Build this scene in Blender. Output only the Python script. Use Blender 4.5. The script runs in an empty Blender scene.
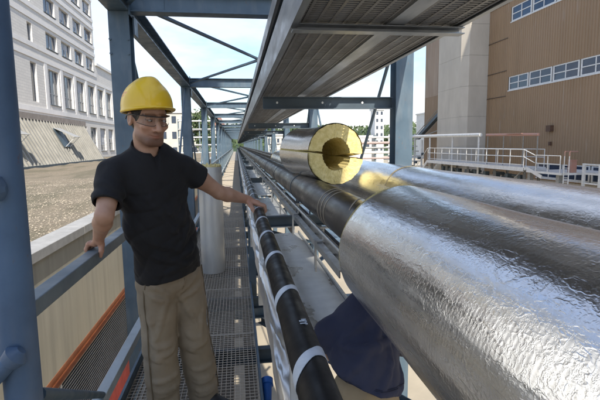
import bpy, math, random
import numpy as np
from mathutils import Vector, Matrix
random.seed(7); rng = np.random.default_rng(7)
S = bpy.context.scene
COL = S.collection
R_ = math.radians

# ---------------------------------------------------------------- helpers
class MB:
    """collects simple shapes in world space and links them as one mesh object"""
    def __init__(s): s.v = []; s.f = []; s.m = []
    def add(s, vs, fs, mi=0):
        o = len(s.v); s.v += [tuple(map(float, p)) for p in vs]
        s.f += [tuple(i + o for i in f) for f in fs]; s.m += [mi] * len(fs); return s
    def box(s, x0, x1, y0, y1, z0, z1, mi=0):
        v = [(x0,y0,z0),(x1,y0,z0),(x1,y1,z0),(x0,y1,z0),(x0,y0,z1),(x1,y0,z1),(x1,y1,z1),(x0,y1,z1)]
        return s.add(v, [(0,3,2,1),(4,5,6,7),(0,1,5,4),(1,2,6,5),(2,3,7,6),(3,0,4,7)], mi)
    def prism(s, pts, a, b, mi=0, caps=True):
        """polygon pts (list of Vector offsets around a) swept from a to b"""
        a = Vector(a); b = Vector(b); n = len(pts)
        v = [a + p for p in pts] + [b + p for p in pts]
        f = [(i, (i+1) % n, n + (i+1) % n, n + i) for i in range(n)]
        if caps: f += [tuple(range(n-1, -1, -1)), tuple(range(n, 2*n))]
        return s.add(v, f, mi)
    def tube(s, a, b, r, n=10, r2=None, mi=0, caps=True):
        a = Vector(a); b = Vector(b); d = (b - a).normalized(); r2 = r if r2 is None else r2
        u = d.orthogonal().normalized(); w = d.cross(u)
        v = []
        for c, rr in ((a, r), (b, r2)):
            v += [c + (u*math.cos(t) + w*math.sin(t))*rr for t in (2*math.pi*i/n for i in range(n))]
        f = [(i, (i+1) % n, n + (i+1) % n, n + i) for i in range(n)]
        if caps: f += [tuple(range(n-1, -1, -1)), tuple(range(n, 2*n))]
        return s.add(v, f, mi)
    def path(s, pts, r, n=8, mi=0):
        pts = [Vector(p) for p in pts]
        ref = None; rings = []
        for i, p in enumerate(pts):
            d = (pts[min(i+1, len(pts)-1)] - pts[max(i-1, 0)]).normalized()
            if ref is None: ref = d.orthogonal().normalized()
            u = (ref - d*ref.dot(d)).normalized(); ref = u; w = d.cross(u)
            rr = r[i] if isinstance(r, (list, tuple)) else r
            rings.append([p + (u*math.cos(2*math.pi*k/n) + w*math.sin(2*math.pi*k/n))*rr for k in range(n)])
        v = [q for rg in rings for q in rg]; f = []
        for i in range(len(pts)-1):
            for k in range(n):
                f.append((i*n+k, i*n+(k+1) % n, (i+1)*n+(k+1) % n, (i+1)*n+k))
        f += [tuple(range(n-1, -1, -1)), tuple(range((len(pts)-1)*n, len(pts)*n))]
        return s.add(v, f, mi)
    def beam(s, a, b, w, h, t=.01, kind='I', up=(0,0,1), mi=0):
        """rolled section from a to b; w = flange width, h = depth along up"""
        a = Vector(a); b = Vector(b); d = (b - a).normalized()
        up = Vector(up); up = (up - d*up.dot(d)).normalized(); sd = d.cross(up)
        W = w/2; H = h/2; q = t/2*.7
        if kind == 'I':
            P = [(-W,-H),(W,-H),(W,-H+t),(q,-H+t),(q,H-t),(W,H-t),(W,H),(-W,H),(-W,H-t),(-q,H-t),(-q,-H+t),(-W,-H+t)]
            pts = [sd*x + up*z for x, z in P]; n = 12
            v = [a + p for p in pts] + [b + p for p in pts]
            f = [(i, (i+1) % n, n+(i+1) % n, n+i) for i in range(n)]
            for o, fl in ((0, 1), (n, 0)):
                for c in ((0,1,2,11),(3,4,9,10),(5,6,7,8)):
                    c = [k + o for k in c]; f.append(tuple(c[::-1]) if fl else tuple(c))
            return s.add(v, f, mi)
        if kind == 'C':
            P = [(-W,-H),(W,-H),(W,-H+t),(-W+t,-H+t),(-W+t,H-t),(W,H-t),(W,H),(-W,H)]
            pts = [sd*x + up*z for x, z in P]; n = 8
            v = [a + p for p in pts] + [b + p for p in pts]
            f = [(i, (i+1) % n, n+(i+1) % n, n+i) for i in range(n)]
            for o, fl in ((0, 1), (n, 0)):
                for c in ((0,1,2,3),(0,3,4,7),(7,4,5,6)):
                    c = [k + o for k in c]; f.append(tuple(c[::-1]) if fl else tuple(c))
            return s.add(v, f, mi)
        if kind == 'L':
            P = [(-W,-H),(W,-H),(W,-H+t),(-W+t,-H+t),(-W+t,H),(-W,H)]
            pts = [sd*x + up*z for x, z in P]; n = 6
            v = [a + p for p in pts] + [b + p for p in pts]
            f = [(i, (i+1) % n, n+(i+1) % n, n+i) for i in range(n)]
            for o, fl in ((0, 1), (n, 0)):
                for c in ((0,1,2,3),(0,3,4,5)):
                    c = [k + o for k in c]; f.append(tuple(c[::-1]) if fl else tuple(c))
            return s.add(v, f, mi)
        P = [(-W,-H),(W,-H),(W,H),(-W,H)]
        return s.prism([sd*x + up*z for x, z in P], a, b, mi)
    def build(s, name, mat, parent=None, smooth=False, bevel=0):
        me = bpy.data.meshes.new(name)
        off = WL(parent)
        me.from_pydata([(p[0]-off[0], p[1]-off[1], p[2]-off[2]) for p in s.v], [], s.f)
        mats = mat if isinstance(mat, (list, tuple)) else [mat]
        for m in mats: me.materials.append(m)
        if len(mats) > 1: me.polygons.foreach_set('material_index', s.m)
        if smooth: smooth_mesh(me)
        me.update()
        o = bpy.data.objects.new(name, me); COL.objects.link(o); o.parent = parent
        if bevel:
            b = o.modifiers.new('bevel', 'BEVEL'); b.width = bevel; b.segments = 2; b.limit_method = 'ANGLE'; b.angle_limit = R_(50)
        return o

def WL(o):
    p = Vector((0,0,0))
    while o is not None: p += o.location; o = o.parent
    return p
def smooth_mesh(me, ang=40):
    me.polygons.foreach_set('use_smooth', [True]*len(me.polygons))
    me.set_sharp_from_angle(angle=R_(ang))
def tag(o, label=None, cat=None, group=None, kind=None):
    if label: o['label'] = label
    if cat: o['category'] = cat
    if group: o['group'] = group
    if kind: o['kind'] = kind
    return o
def thing(name, loc, label, cat, group=None):
    o = bpy.data.objects.new(name, None); COL.objects.link(o); o.location = loc; o.empty_display_size = .2
    return tag(o, label, cat, group)
def kids(o): return [c for c in bpy.data.objects if c.parent == o]
def copy_tree(o, parent=None, shift=(0,0,0)):
    c = o.copy(); COL.objects.link(c); c.parent = parent; c.location = o.location + Vector(shift)
    for ch in kids(o): copy_tree(ch, c)
    return c

# ---------------------------------------------------------------- materials
def nodes(name):
    m = bpy.data.materials.new(name); m.use_nodes = True
    nt = m.node_tree; b = nt.nodes['Principled BSDF']
    return m, nt, b
def N(nt, typ, **kw):
    n = nt.nodes.new(typ)
    for k, v in kw.items():
        if k in n.inputs: n.inputs[k].default_value = v
        else: setattr(n, k, v)
    return n
def coords(nt, scale=(1,1,1), kind='Object'):
    t = N(nt, 'ShaderNodeTexCoord'); mp = N(nt, 'ShaderNodeMapping'); mp.inputs['Scale'].default_value = scale
    if kind == 'World':
        g = N(nt, 'ShaderNodeNewGeometry'); nt.links.new(g.outputs['Position'], mp.inputs['Vector'])
    else: nt.links.new(t.outputs[kind], mp.inputs['Vector'])
    return mp.outputs['Vector']
def noise(nt, vec, scale, detail=4, rough=.55):
    n = N(nt, 'ShaderNodeTexNoise'); n.inputs['Scale'].default_value = scale; n.inputs['Detail'].default_value = detail
    n.inputs['Roughness'].default_value = rough; nt.links.new(vec, n.inputs['Vector']); return n.outputs['Fac']
def ramp(nt, fac, stops):
    r = N(nt, 'ShaderNodeValToRGB'); el = r.color_ramp.elements
    while len(el) < len(stops): el.new(.5)
    for e, (p, c) in zip(el, stops):
        e.position = p; e.color = (c[0], c[1], c[2], 1) if hasattr(c, '__len__') else (c, c, c, 1)
    nt.links.new(fac, r.inputs['Fac']); return r.outputs['Color']
def mixc(nt, fac, a, b, mode='MIX'):
    m = N(nt, 'ShaderNodeMix', data_type='RGBA', blend_type=mode)
    for s, val in ((m.inputs[0], fac), (m.inputs[6], a), (m.inputs[7], b)):
        if hasattr(val, 'links') or isinstance(val, bpy.types.NodeSocket): nt.links.new(val, s)
        elif hasattr(val, '__len__'): s.default_value = (*val[:3], 1)
        else: s.default_value = val
    return m.outputs[2]
def mathn(nt, op, a, b=None):
    m = N(nt, 'ShaderNodeMath', operation=op)
    for s, val in ((m.inputs[0], a), (m.inputs[1], b)):
        if val is None: continue
        if isinstance(val, bpy.types.NodeSocket): nt.links.new(val, s)
        else: s.default_value = val
    return m.outputs[0]
def bump(nt, b, h, strength=.3, dist=.01, prev=None):
    n = N(nt, 'ShaderNodeBump'); n.inputs['Strength'].default_value = strength; n.inputs['Distance'].default_value = dist
    nt.links.new(h, n.inputs['Height'])
    if prev is not None: nt.links.new(prev, n.inputs['Normal'])
    nt.links.new(n.outputs['Normal'], b.inputs['Normal']); return n.outputs['Normal']
def simple(name, c1, c2=None, scale=6, rough=.6, metal=0, bmp=.15, bscale=60, bdist=.004, stretch=(1,1,1), spread=(.35,.65), kind='Object', rvar=.12):
    m, nt, b = nodes(name); v = coords(nt, stretch, kind)
    c2 = c2 or tuple(x*.75 for x in c1)
    f = noise(nt, v, scale, 6, .6)
    nt.links.new(ramp(nt, f, [(spread[0], c1), (spread[1], c2)]), b.inputs['Base Color'])
    b.inputs['Metallic'].default_value = metal
    rr = ramp(nt, noise(nt, v, scale*2.3, 3), [(.3, max(.02, rough-rvar)), (.7, min(1, rough+rvar))])
    nt.links.new(rr, b.inputs['Roughness'])
    if bmp: bump(nt, b, noise(nt, v, bscale, 4), bmp, bdist)
    return m

M = {}
M['steel'] = simple('painted_blue_steel', (.085,.132,.172), (.062,.10,.135), 3.5, .45, bmp=.12, bscale=90, bdist=.002)
M['steel_light'] = simple('pale_blue_steel', (.18,.225,.245), (.135,.17,.19), 4, .45, bmp=.1)
M['steel_pale'] = simple('pale_grey_steel', (.42,.46,.47), (.34,.38,.39), 4, .45, bmp=.1)
M['tube_blue'] = simple('chalky_blue_paint', (.085,.15,.25), (.06,.108,.185), 5, .5, bmp=.2, bscale=40, bdist=.002)
M['dark_steel'] = simple('dark_channel_paint', (.065,.095,.12), (.048,.07,.09), 4, .5)
M['zinc'] = simple('galvanised_sheet', (.62,.63,.62), (.48,.49,.49), 9, .38, metal=.75, bmp=.1, bscale=14, bdist=.003)
M['zinc_dull'] = simple('weathered_zinc', (.36,.36,.345), (.25,.245,.23), 12, .55, metal=.45, bmp=.15)
M['grate'] = simple('dirty_zinc_grating', (.56,.50,.41), (.42,.37,.30), 20, .6, metal=.15, bmp=.1)
M['duct'] = simple('added_duct_sheet', (.30,.265,.21), (.20,.175,.14), 5, .7, metal=.1)
M['tray'] = simple('dusty_tray_zinc', (.27,.262,.245), (.17,.163,.15), 5, .55, metal=.35, bmp=.1, stretch=(1,.3,1))
M['tray_side'] = simple('tray_side_zinc', (.36,.38,.40), (.27,.285,.30), 6, .42, metal=.6, stretch=(1,.25,1))
M['cable'] = simple('black_cable', (.016,.016,.017), (.03,.03,.03), 8, .5)
M['black_rubber'] = simple('black_tube', (.006,.006,.007), (.010,.010,.010), 9, .45, bmp=.1, bscale=30)
M['tape_white'] = simple('white_tape', (.62,.66,.70), (.5,.55,.6), 30, .45)
M['tape_tan'] = simple('tan_tape', (.42,.36,.27), (.30,.25,.18), 30, .55)
M['dark_pipe'] = simple('bare_dark_pipe', (.052,.043,.037), (.03,.026,.024), 4, .36, metal=.2, bmp=.12, bscale=25, stretch=(1,.35,1))
M['white_paint'] = simple('white_paint', (.74,.74,.72), (.6,.6,.57), 5, .5)
M['red_paint'] = simple('red_oxide_paint', (.45,.05,.035), (.3,.04,.03), 5, .5)
M['orange_paint'] = simple('orange_paint', (.36,.125,.05), (.26,.085,.035), 6, .5)
M['rust_orange'] = simple('faded_orange_paint', (.42,.215,.165), (.36,.23,.19), 3, .6)
M['gravel'] = simple('roof_gravel', (.34,.28,.20), (.18,.15,.105), 22, .95, bmp=.9, bscale=38, bdist=.05, kind='World')
def shade_streaks(m):  # noise streaks darken the gravel colour, standing in for cast shadow streaks
    nt = m.node_tree; b = nt.nodes['Principled BSDF']; src = b.inputs['Base Color'].links[0].from_socket
    f = ramp(nt, noise(nt, coords(nt, (1,.35,1), 'World'), .9, 5, .6), [(.46, 0), (.62, .75)])
    nt.links.new(mixc(nt, f, src, (.15,.135,.085)), b.inputs['Base Color'])
shade_streaks(M['gravel'])
M['pebble'] = simple('pebbles', (.44,.38,.29), (.18,.15,.115), 9, .9, bmp=.1, kind='World')
M['ground'] = simple('yard_concrete', (.46,.40,.30), (.36,.315,.24), .35, .9, bmp=.3, bscale=8, bdist=.02, kind='World')
M['cap'] = simple('grey_coping', (.40,.395,.38), (.31,.305,.29), 6, .6)
M['tan_concrete'] = simple('pylon_concrete', (.56,.51,.43), (.48,.435,.365), .8, .85, bmp=.3, bscale=9, kind='World', stretch=(1,1,.35))
M['glass_dark'] = simple('window_glass', (.07,.085,.11), (.045,.06,.085), 1.2, .09, bmp=0)
M['glass_blue'] = simple('blue_window_glass', (.035,.055,.10), (.02,.035,.07), .8, .08, bmp=0, kind='World')
M['blind'] = simple('window_blind', (.50,.52,.55), (.36,.38,.41), 2, .7)
M['blind_brown'] = simple('brown_blind', (.16,.12,.10), (.11,.085,.07), 4, .7)
M['win_frame'] = simple('grey_window_frame', (.42,.43,.44), (.34,.35,.36), 4, .5)
M['win_white'] = simple('white_window_frame', (.74,.74,.73), (.62,.62,.6), 4, .5)
M['bark'] = simple('bark', (.11,.08,.055), (.06,.045,.03), 8, .9)
M['leaf'] = simple('leaf_green', (.085,.115,.04), (.045,.075,.025), .9, .7, bmp=0, kind='World')
M['leaf_dark'] = simple('leaf_dark_green', (.05,.085,.03), (.03,.05,.02), .9, .7, bmp=0, kind='World')
M['cream'] = simple('cream_render', (.56,.53,.46), (.47,.445,.39), .6, .85)
M['pale'] = simple('pale_render', (.68,.68,.66), (.58,.58,.56), .4, .85)
M['roof_tile'] = simple('roof_tiles', (.30,.15,.10), (.22,.11,.08), 2, .85)
M['blue_plastic'] = simple('blue_plastic', (.02,.13,.45), (.015,.10,.36), 10, .4)
M['wood'] = simple('scaffold_plank', (.42,.32,.2), (.3,.22,.13), 3, .8, stretch=(1,.15,1))
M['wool'] = simple('mineral_wool', (.74,.63,.31), (.60,.49,.20), 26, .95, bmp=.55, bscale=90, bdist=.006)
M['old_wool'] = simple('weathered_wool', (.34,.28,.15), (.16,.13,.08), 30, .95, bmp=.6, bscale=60)
M['wool_in'] = simple('mineral_wool_bore', (.56,.43,.17), (.40,.29,.10), 20, .95, bmp=.8, bscale=60, bdist=.01)

def weather(m, amount=.62):
    nt = m.node_tree; b = nt.nodes['Principled BSDF']; src = b.inputs['Base Color'].links[0].from_socket
    v = coords(nt, (1,1,.5), 'World'); sp = noise(nt, v, 38, 6, .7); big = noise(nt, v, 3.2, 3)
    f = mathn(nt, 'MULTIPLY', ramp(nt, sp, [(amount, 0), (amount+.05, .8)]), ramp(nt, big, [(.45, 0), (.62, 1)]))
    c = mixc(nt, f, src, (.16,.085,.045))
    dust = ramp(nt, noise(nt, coords(nt, (1,1,.2), 'World'), 9, 4), [(.5, 0), (.75, .3)])
    nt.links.new(mixc(nt, dust, c, (.24,.25,.25)), b.inputs['Base Color'])
for k in ('steel', 'steel_light', 'steel_pale', 'tube_blue'): weather(M[k])
def foil(name, base=.78, rough=.2, wr=1.0, tint=(1,1,1), kind='World'):
    m, nt, b = nodes(name); v = coords(nt, (1,1,1), kind)
    b.inputs['Metallic'].default_value = 1
    f = noise(nt, v, 7, 5)
    nt.links.new(ramp(nt, f, [(.3, tuple(base*t for t in tint)), (.7, tuple(base*.86*t for t in tint))]), b.inputs['Base Color'])
    nt.links.new(ramp(nt, noise(nt, coords(nt, (22,1.2,22), kind), 1, 4), [(.3, rough-.04), (.75, rough+.13)]), b.inputs['Roughness'])
    # long soft dents, sharp creases, fine scrim lines round the pipe
    big = noise(nt, coords(nt, (1,.45,1), kind), 11, 3)
    n1 = bump(nt, b, big, .26*wr, .016)
    def crease(sc, rot, seed, w):
        mp = N(nt, 'ShaderNodeMapping'); mp.inputs['Scale'].default_value = sc; mp.inputs['Rotation'].default_value = rot; mp.inputs['Location'].default_value = (seed, seed*.7, 3)
        nt.links.new(v, mp.inputs['Vector']); n_ = noise(nt, mp.outputs['Vector'], 1, 3, .55)
        return ramp(nt, mathn(nt, 'ABSOLUTE', mathn(nt, 'SUBTRACT', n_, .5)), [(0, 1), (w, 0)])
    m1 = ramp(nt, noise(nt, v, 6, 2), [(.42, 0), (.62, 1)])
    c1 = mathn(nt, 'MULTIPLY', crease((16,9,16), (.4,.3,.5), 1.3, .035), m1)
    c2 = mathn(nt, 'MULTIPLY', crease((34,16,34), (.2,.9,-.6), 4.1, .05), ramp(nt, noise(nt, v, 9, 2), [(.40, 0), (.65, .8)]))
    c3 = mathn(nt, 'MULTIPLY', crease((60,60,60), (.9,.1,.3), 7.7, .06), .35)
    n2 = bump(nt, b, mathn(nt, 'ADD', mathn(nt, 'ADD', c1, c2), c3), .26*wr, .0018, n1)
    wa = N(nt, 'ShaderNodeTexWave', bands_direction='Y'); wa.inputs['Scale'].default_value = 26; wa.inputs['Distortion'].default_value = 1.2
    wa.inputs['Detail'].default_value = 2; nt.links.new(v, wa.inputs['Vector'])
    n3 = bump(nt, b, wa.outputs['Fac'], .05*wr, .002, n2)
    n4 = bump(nt, b, noise(nt, coords(nt, (1,.7,1), kind), 17, 2, .5), .11*wr, .010, n3)
    n4 = bump(nt, b, noise(nt, coords(nt, (46,1.3,46), kind), 1, 4, .6), .16*wr, .004, n4)
    bump(nt, b, noise(nt, coords(nt, (1,.6,1), kind), 150, 2), .07*wr, .002, n4)
    return m
M['foil'] = foil('crinkled_foil', .97, .22, .85)
M['foil_smooth'] = foil('smooth_alu_jacket', .82, .22, .3, (1,.995,.975), 'Object')
M['foil_dull'] = simple('dull_alu_jacket', (.66,.66,.64), (.52,.52,.50), 5, .42, metal=.45, bmp=.25, bscale=12, bdist=.01, stretch=(1,1,.3))
M['foil_strip'] = foil('foil_strip', .90, .36, .35)

for k in ('wool', 'wool_in'): M[k].node_tree.nodes['Principled BSDF'].inputs['Specular IOR Level'].default_value = .05
M['black_rubber'].node_tree.nodes['Principled BSDF'].inputs['Specular IOR Level'].default_value = .14
def cladding():
    m, nt, b = nodes('brown_ribbed_cladding'); v = coords(nt, (1,1,1), 'World')
    f = noise(nt, coords(nt, (1,1,.12), 'World'), 1.6, 6, .65)
    c = ramp(nt, f, [(.3, (.325,.213,.118)), (.7, (.275,.178,.097))])
    sep = N(nt, 'ShaderNodeSeparateXYZ'); nt.links.new(v, sep.inputs[0])
    big = noise(nt, v, .16, 3)
    c = mixc(nt, ramp(nt, big, [(.45, 0), (.6, .35)]), c, (.34,.23,.145))
    # pale drip stains low down from fixings, a thin scatter
    st = noise(nt, coords(nt, (1,2.2,.16), 'World'), 1.3, 3)
    c = mixc(nt, ramp(nt, st, [(.66, 0), (.72, .4)]), c, (.40,.33,.27))
    nt.links.new(c, b.inputs['Base Color']); b.inputs['Roughness'].default_value = .55
    return m
M['clad'] = cladding()
M['clad_pale'] = simple('weathered_cladding', (.36,.26,.18), (.27,.18,.115), 1.4, .6, kind='World', stretch=(1,1,.12), bmp=0)

def facade():
    m, nt, b = nodes('white_facade_panels'); v = coords(nt, (1,1,1), 'World')
    br = N(nt, 'ShaderNodeTexBrick'); br.offset = .5
    mp = N(nt, 'ShaderNodeSeparateXYZ'); nt.links.new(v, mp.inputs[0])
    cb = N(nt, 'ShaderNodeCombineXYZ'); nt.links.new(mp.outputs['Y'], cb.inputs['X']); nt.links.new(mp.outputs['Z'], cb.inputs['Y'])
    nt.links.new(cb.outputs[0], br.inputs['Vector'])
    br.inputs['Color1'].default_value = (.76,.73,.67,1); br.inputs['Color2'].default_value = (.70,.675,.62,1); br.inputs['Mortar'].default_value = (.52,.50,.475,1)
    br.inputs['Scale'].default_value = 1; br.inputs['Brick Width'].default_value = .62; br.inputs['Row Height'].default_value = .21; br.inputs['Mortar Size'].default_value = .012
    f = noise(nt, coords(nt, (1,1,.25), 'World'), .8, 5)
    nt.links.new(mixc(nt, ramp(nt, f, [(.35, 0), (.7, .3)]), br.outputs['Color'], (.60,.575,.55)), b.inputs['Base Color'])
    b.inputs['Roughness'].default_value = .85
    bump(nt, b, br.outputs['Fac'], -.4, .01)
    return m
M['facade'] = facade()
M['band'] = simple('pale_stone_band', (.82,.80,.765), (.74,.72,.69), .9, .8, kind='World', stretch=(1,1,.5))

def streaked():
    m, nt, b = nodes('streaked_wall_render'); 
    f = noise(nt, coords(nt, (1,1,.06), 'World'), 7, 5)
    c = ramp(nt, f, [(.3, (.43,.40,.325)), (.55, (.37,.345,.28)), (.75, (.26,.25,.21))])
    g = noise(nt, coords(nt, (1,1,1), 'World'), 1.4, 4)
    nt.links.new(mixc(nt, ramp(nt, g, [(.4, 0), (.7, .5)]), c, (.31,.305,.26)), b.inputs['Base Color'])
    b.inputs['Roughness'].default_value = .8
    bump(nt, b, noise(nt, coords(nt, (1,1,1), 'World'), 40, 4), .2, .004)
    return m
M['wallrender'] = streaked()

def stained_sheet():
    m, nt, b = nodes('stained_galvanised_cover'); v = coords(nt, (1,1,1), 'World')
    f = noise(nt, v, 10, 6)
    c = ramp(nt, f, [(.3, (.60,.61,.60)), (.7, (.50,.51,.51))])
    w = noise(nt, coords(nt, (1,.7,1), 'World'), 3.4, 4, .5)
    ring = ramp(nt, w, [(.50, 0), (.585, .12), (.615, .8), (.66, .5), (.75, .35)])
    nt.links.new(mixc(nt, ring, c, (.20,.185,.15)), b.inputs['Base Color'])
    b.inputs['Metallic'].default_value = .55
    nt.links.new(ramp(nt, w, [(.5, .4), (.62, .25)]), b.inputs['Roughness'])
    bump(nt, b, noise(nt, v, 5, 3), .25, .01)
    return m
M['sheet'] = stained_sheet()

def cloth(name, c1, c2, weave=900, rough=.85, bm=.25, scale=8):
    m, nt, b = nodes(name); v = coords(nt)
    nt.links.new(ramp(nt, noise(nt, v, scale, 5), [(.3, c1), (.7, c2)]), b.inputs['Base Color'])
    b.inputs['Roughness'].default_value = rough
    b.inputs['Sheen Weight'].default_value = .04; b.inputs['Sheen Roughness'].default_value = .4
    n = bump(nt, b, noise(nt, v, 22, 4), bm, .012)
    bump(nt, b, noise(nt, v, weave, 2), .15, .001, n)
    return m
M['black_cotton'] = cloth('black_cotton', (.0065,.0065,.008), (.0095,.0095,.011))
M['khaki'] = cloth('khaki_cotton', (.27,.22,.155), (.21,.17,.118))
M['navy'] = cloth('navy_cotton', (.026,.030,.062), (.036,.041,.078))
M['khaki_pale'] = cloth('pale_khaki', (.36,.27,.16), (.28,.21,.125))
M['shoe'] = simple('black_leather', (.012,.012,.013), (.02,.02,.02), 9, .5)
M['hair'] = simple('dark_hair', (.018,.013,.01), (.01,.008,.007), 60, .6, bmp=.5, bscale=160, stretch=(1,1,.3))
def tinted(name, c1, c2, rough, sss=0, spec=.5, scale=30, bm=.1, coat=0):
    m, nt, b = nodes(name); v = coords(nt)
    a = N(nt, 'ShaderNodeVertexColor'); a.layer_name = 'tint'
    c = ramp(nt, noise(nt, v, scale, 4), [(.3, c1), (.7, c2)])
    nt.links.new(mixc(nt, 1.0, c, a.outputs['Color'], 'MULTIPLY'), b.inputs['Base Color'])
    b.inputs['Roughness'].default_value = rough; b.inputs['Specular IOR Level'].default_value = spec
    b.inputs['Coat Weight'].default_value = coat
    if sss:
        b.inputs['Subsurface Weight'].default_value = sss; b.inputs['Subsurface Radius'].default_value = (.012,.005,.003); b.inputs['Subsurface Scale'].default_value = 1
    n_ = bump(nt, b, noise(nt, v, 55, 4), bm*1.2, .004)
    bump(nt, b, noise(nt, v, 330, 3), bm*2, .001, n_)
    return m
M['skin'] = tinted('skin', (.52,.315,.22), (.43,.235,.15), .46, .12, .4, 14)
M['hardhat'] = tinted('yellow_hard_hat', (.86,.56,.02), (.80,.51,.018), .34, 0, .5, 12, .05, .25)
def lens():
    m, nt, b = nodes('clear_lens'); out = nt.nodes['Material Output']
    t = N(nt, 'ShaderNodeBsdfTransparent'); t.inputs['Color'].default_value = (.88,.89,.89,1)
    g = N(nt, 'ShaderNodeBsdfGlossy'); g.inputs['Roughness'].default_value = .05
    mx = N(nt, 'ShaderNodeMixShader'); mx.inputs[0].default_value = .08
    nt.links.new(t.outputs[0], mx.inputs[1]); nt.links.new(g.outputs[0], mx.inputs[2]); nt.links.new(mx.outputs[0], out.inputs['Surface'])
    return m
M['lens'] = lens()
M['spec_frame'] = simple('spectacle_frame', (.02,.02,.022), (.03,.03,.03), 9, .35, bmp=0)

# ---------------------------------------------------------------- camera, sun, sky
H = 1.55; F_PX = 450.0
def axes(yaw, pitch, roll):
    y, p, r = map(R_, (yaw, pitch, roll))
    fw = Vector((math.sin(y)*math.cos(p), math.cos(y)*math.cos(p), -math.sin(p)))
    rt = Vector((math.cos(y), -math.sin(y), 0)); up = rt.cross(fw)
    return rt*math.cos(r) - up*math.sin(r), up*math.cos(r) + rt*math.sin(r), fw
rt, up, fw = axes(7.9, 7.07, .7)
cam = bpy.data.cameras.new('camera'); co = bpy.data.objects.new('camera', cam); COL.objects.link(co); S.camera = co
cam.sensor_width = 36; cam.lens = 36*F_PX/600; cam.clip_start = .05; cam.clip_end = 3000
mt = Matrix((rt, up, -fw)).transposed().to_4x4(); mt.translation = (0,0,H); co.matrix_world = mt

SUN_AZ = 170.0; SUN_EL = 43.0
sd = Vector((math.sin(R_(SUN_AZ))*math.cos(R_(SUN_EL)), math.cos(R_(SUN_AZ))*math.cos(R_(SUN_EL)), math.sin(R_(SUN_EL))))
sl = bpy.data.lights.new('sun', 'SUN'); sl.energy = 3.5; sl.angle = R_(.5); sl.color = (1,.93,.82)
so = bpy.data.objects.new('sun', sl); COL.objects.link(so); so.rotation_euler = (-sd).to_track_quat('-Z','Y').to_euler(); so.location = (0,-30,40)
W = bpy.data.worlds.new('World'); S.world = W; W.use_nodes = True
nt = W.node_tree; bg = nt.nodes['Background']
sky = N(nt, 'ShaderNodeTexSky', sky_type='NISHITA'); sky.sun_disc = False
sky.sun_elevation = R_(SUN_EL); sky.sun_rotation = R_(SUN_AZ); sky.altitude = 200; sky.air_density = 1.25; sky.dust_density = .7; sky.ozone_density = 1.2
tc = N(nt, 'ShaderNodeTexCoord'); mp = N(nt, 'ShaderNodeMapping'); mp.inputs['Scale'].default_value = (1.1,1.6,4.2); mp.inputs['Rotation'].default_value = (.15,.1,.6)
nt.links.new(tc.outputs['Generated'], mp.inputs['Vector'])
cl = noise(nt, mp.outputs['Vector'], 1.7, 9, .58)
cf = ramp(nt, cl, [(.44, 0), (.58, .8), (.72, 1)])
sepw = N(nt, 'ShaderNodeSeparateXYZ'); nt.links.new(tc.outputs['Generated'], sepw.inputs[0])
hz = ramp(nt, sepw.outputs['Z'], [(0, .6), (.07, .28), (.22, .02), (.7, .0)])
fac = mathn(nt, 'MINIMUM', mathn(nt, 'ADD', mathn(nt, 'MULTIPLY', cf, .75), hz), 1.0)
skc = mixc(nt, 1.0, sky.outputs['Color'], (.62,.71,.85), 'MULTIPLY')
nt.links.new(mixc(nt, fac, skc, (4.2,4.2,4.2)), bg.inputs['Color'])
bg.inputs['Strength'].default_value = .15
S.view_settings.view_transform = 'Standard'; S.view_settings.look = 'None'; S.view_settings.gamma = 1; S.view_settings.use_curve_mapping = False
S.view_settings.exposure = .92
S.render.engine = 'CYCLES'
S.cycles.max_bounces = 8; S.cycles.transparent_max_bounces = 12; S.cycles.use_denoising = True
try: S.cycles.denoiser = 'OPENIMAGEDENOISE'
except Exception: pass

# ---------------------------------------------------------------- setting: ground, roof
GZ = -5.0
tag(MB().add([(-1500,-400,GZ),(1500,-400,GZ),(1500,2600,GZ),(-1500,2600,GZ)], [(0,1,2,3)]).build('ground', M['ground']), kind='structure')
RZ = .35                                          # gravel roof of the low building on the left
g = MB(); nx, ny = 70, 160
xs = np.linspace(-2.18, -14.9, nx); ys = np.linspace(-6, 74, ny)
def rh(x, y): return RZ + .025*math.sin(x*1.7+y*.6) + .02*math.sin(y*2.3-x) + .015*math.sin(x*5.1+y*3.3)
g.add([(x, y, rh(x, y)) for y in ys for x in xs], [(j*nx+i+1, j*nx+i, (j+1)*nx+i, (j+1)*nx+i+1) for j in range(ny-1) for i in range(nx-1)])
tag(g.build('gravel_roof', M['gravel'], smooth=True), kind='structure')
pb = MB()
for k in range(15000):
    y = 3.4 + 14*rng.random()**1.5; x = -2.22 - (.6 + y*.42)*rng.random()
    r = .007 + .016*rng.random()**2; a = rng.random()*6.28; z = rh(x, y) + r*.3
    p = [(x+r*math.cos(a+t), y+r*math.sin(a+t)*(.7+.5*rng.random()), z+r*.2*(rng.random()-.5)) for t in (0, 1.4, 2.7, 4.3)]
    pb.add(p + [(x, y, z+r*.75), (x, y, z-r)], [(0,1,4),(1,2,4),(2,3,4),(3,0,4)])
tag(pb.build('gravel', M['pebble']), kind='stuff')

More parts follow.
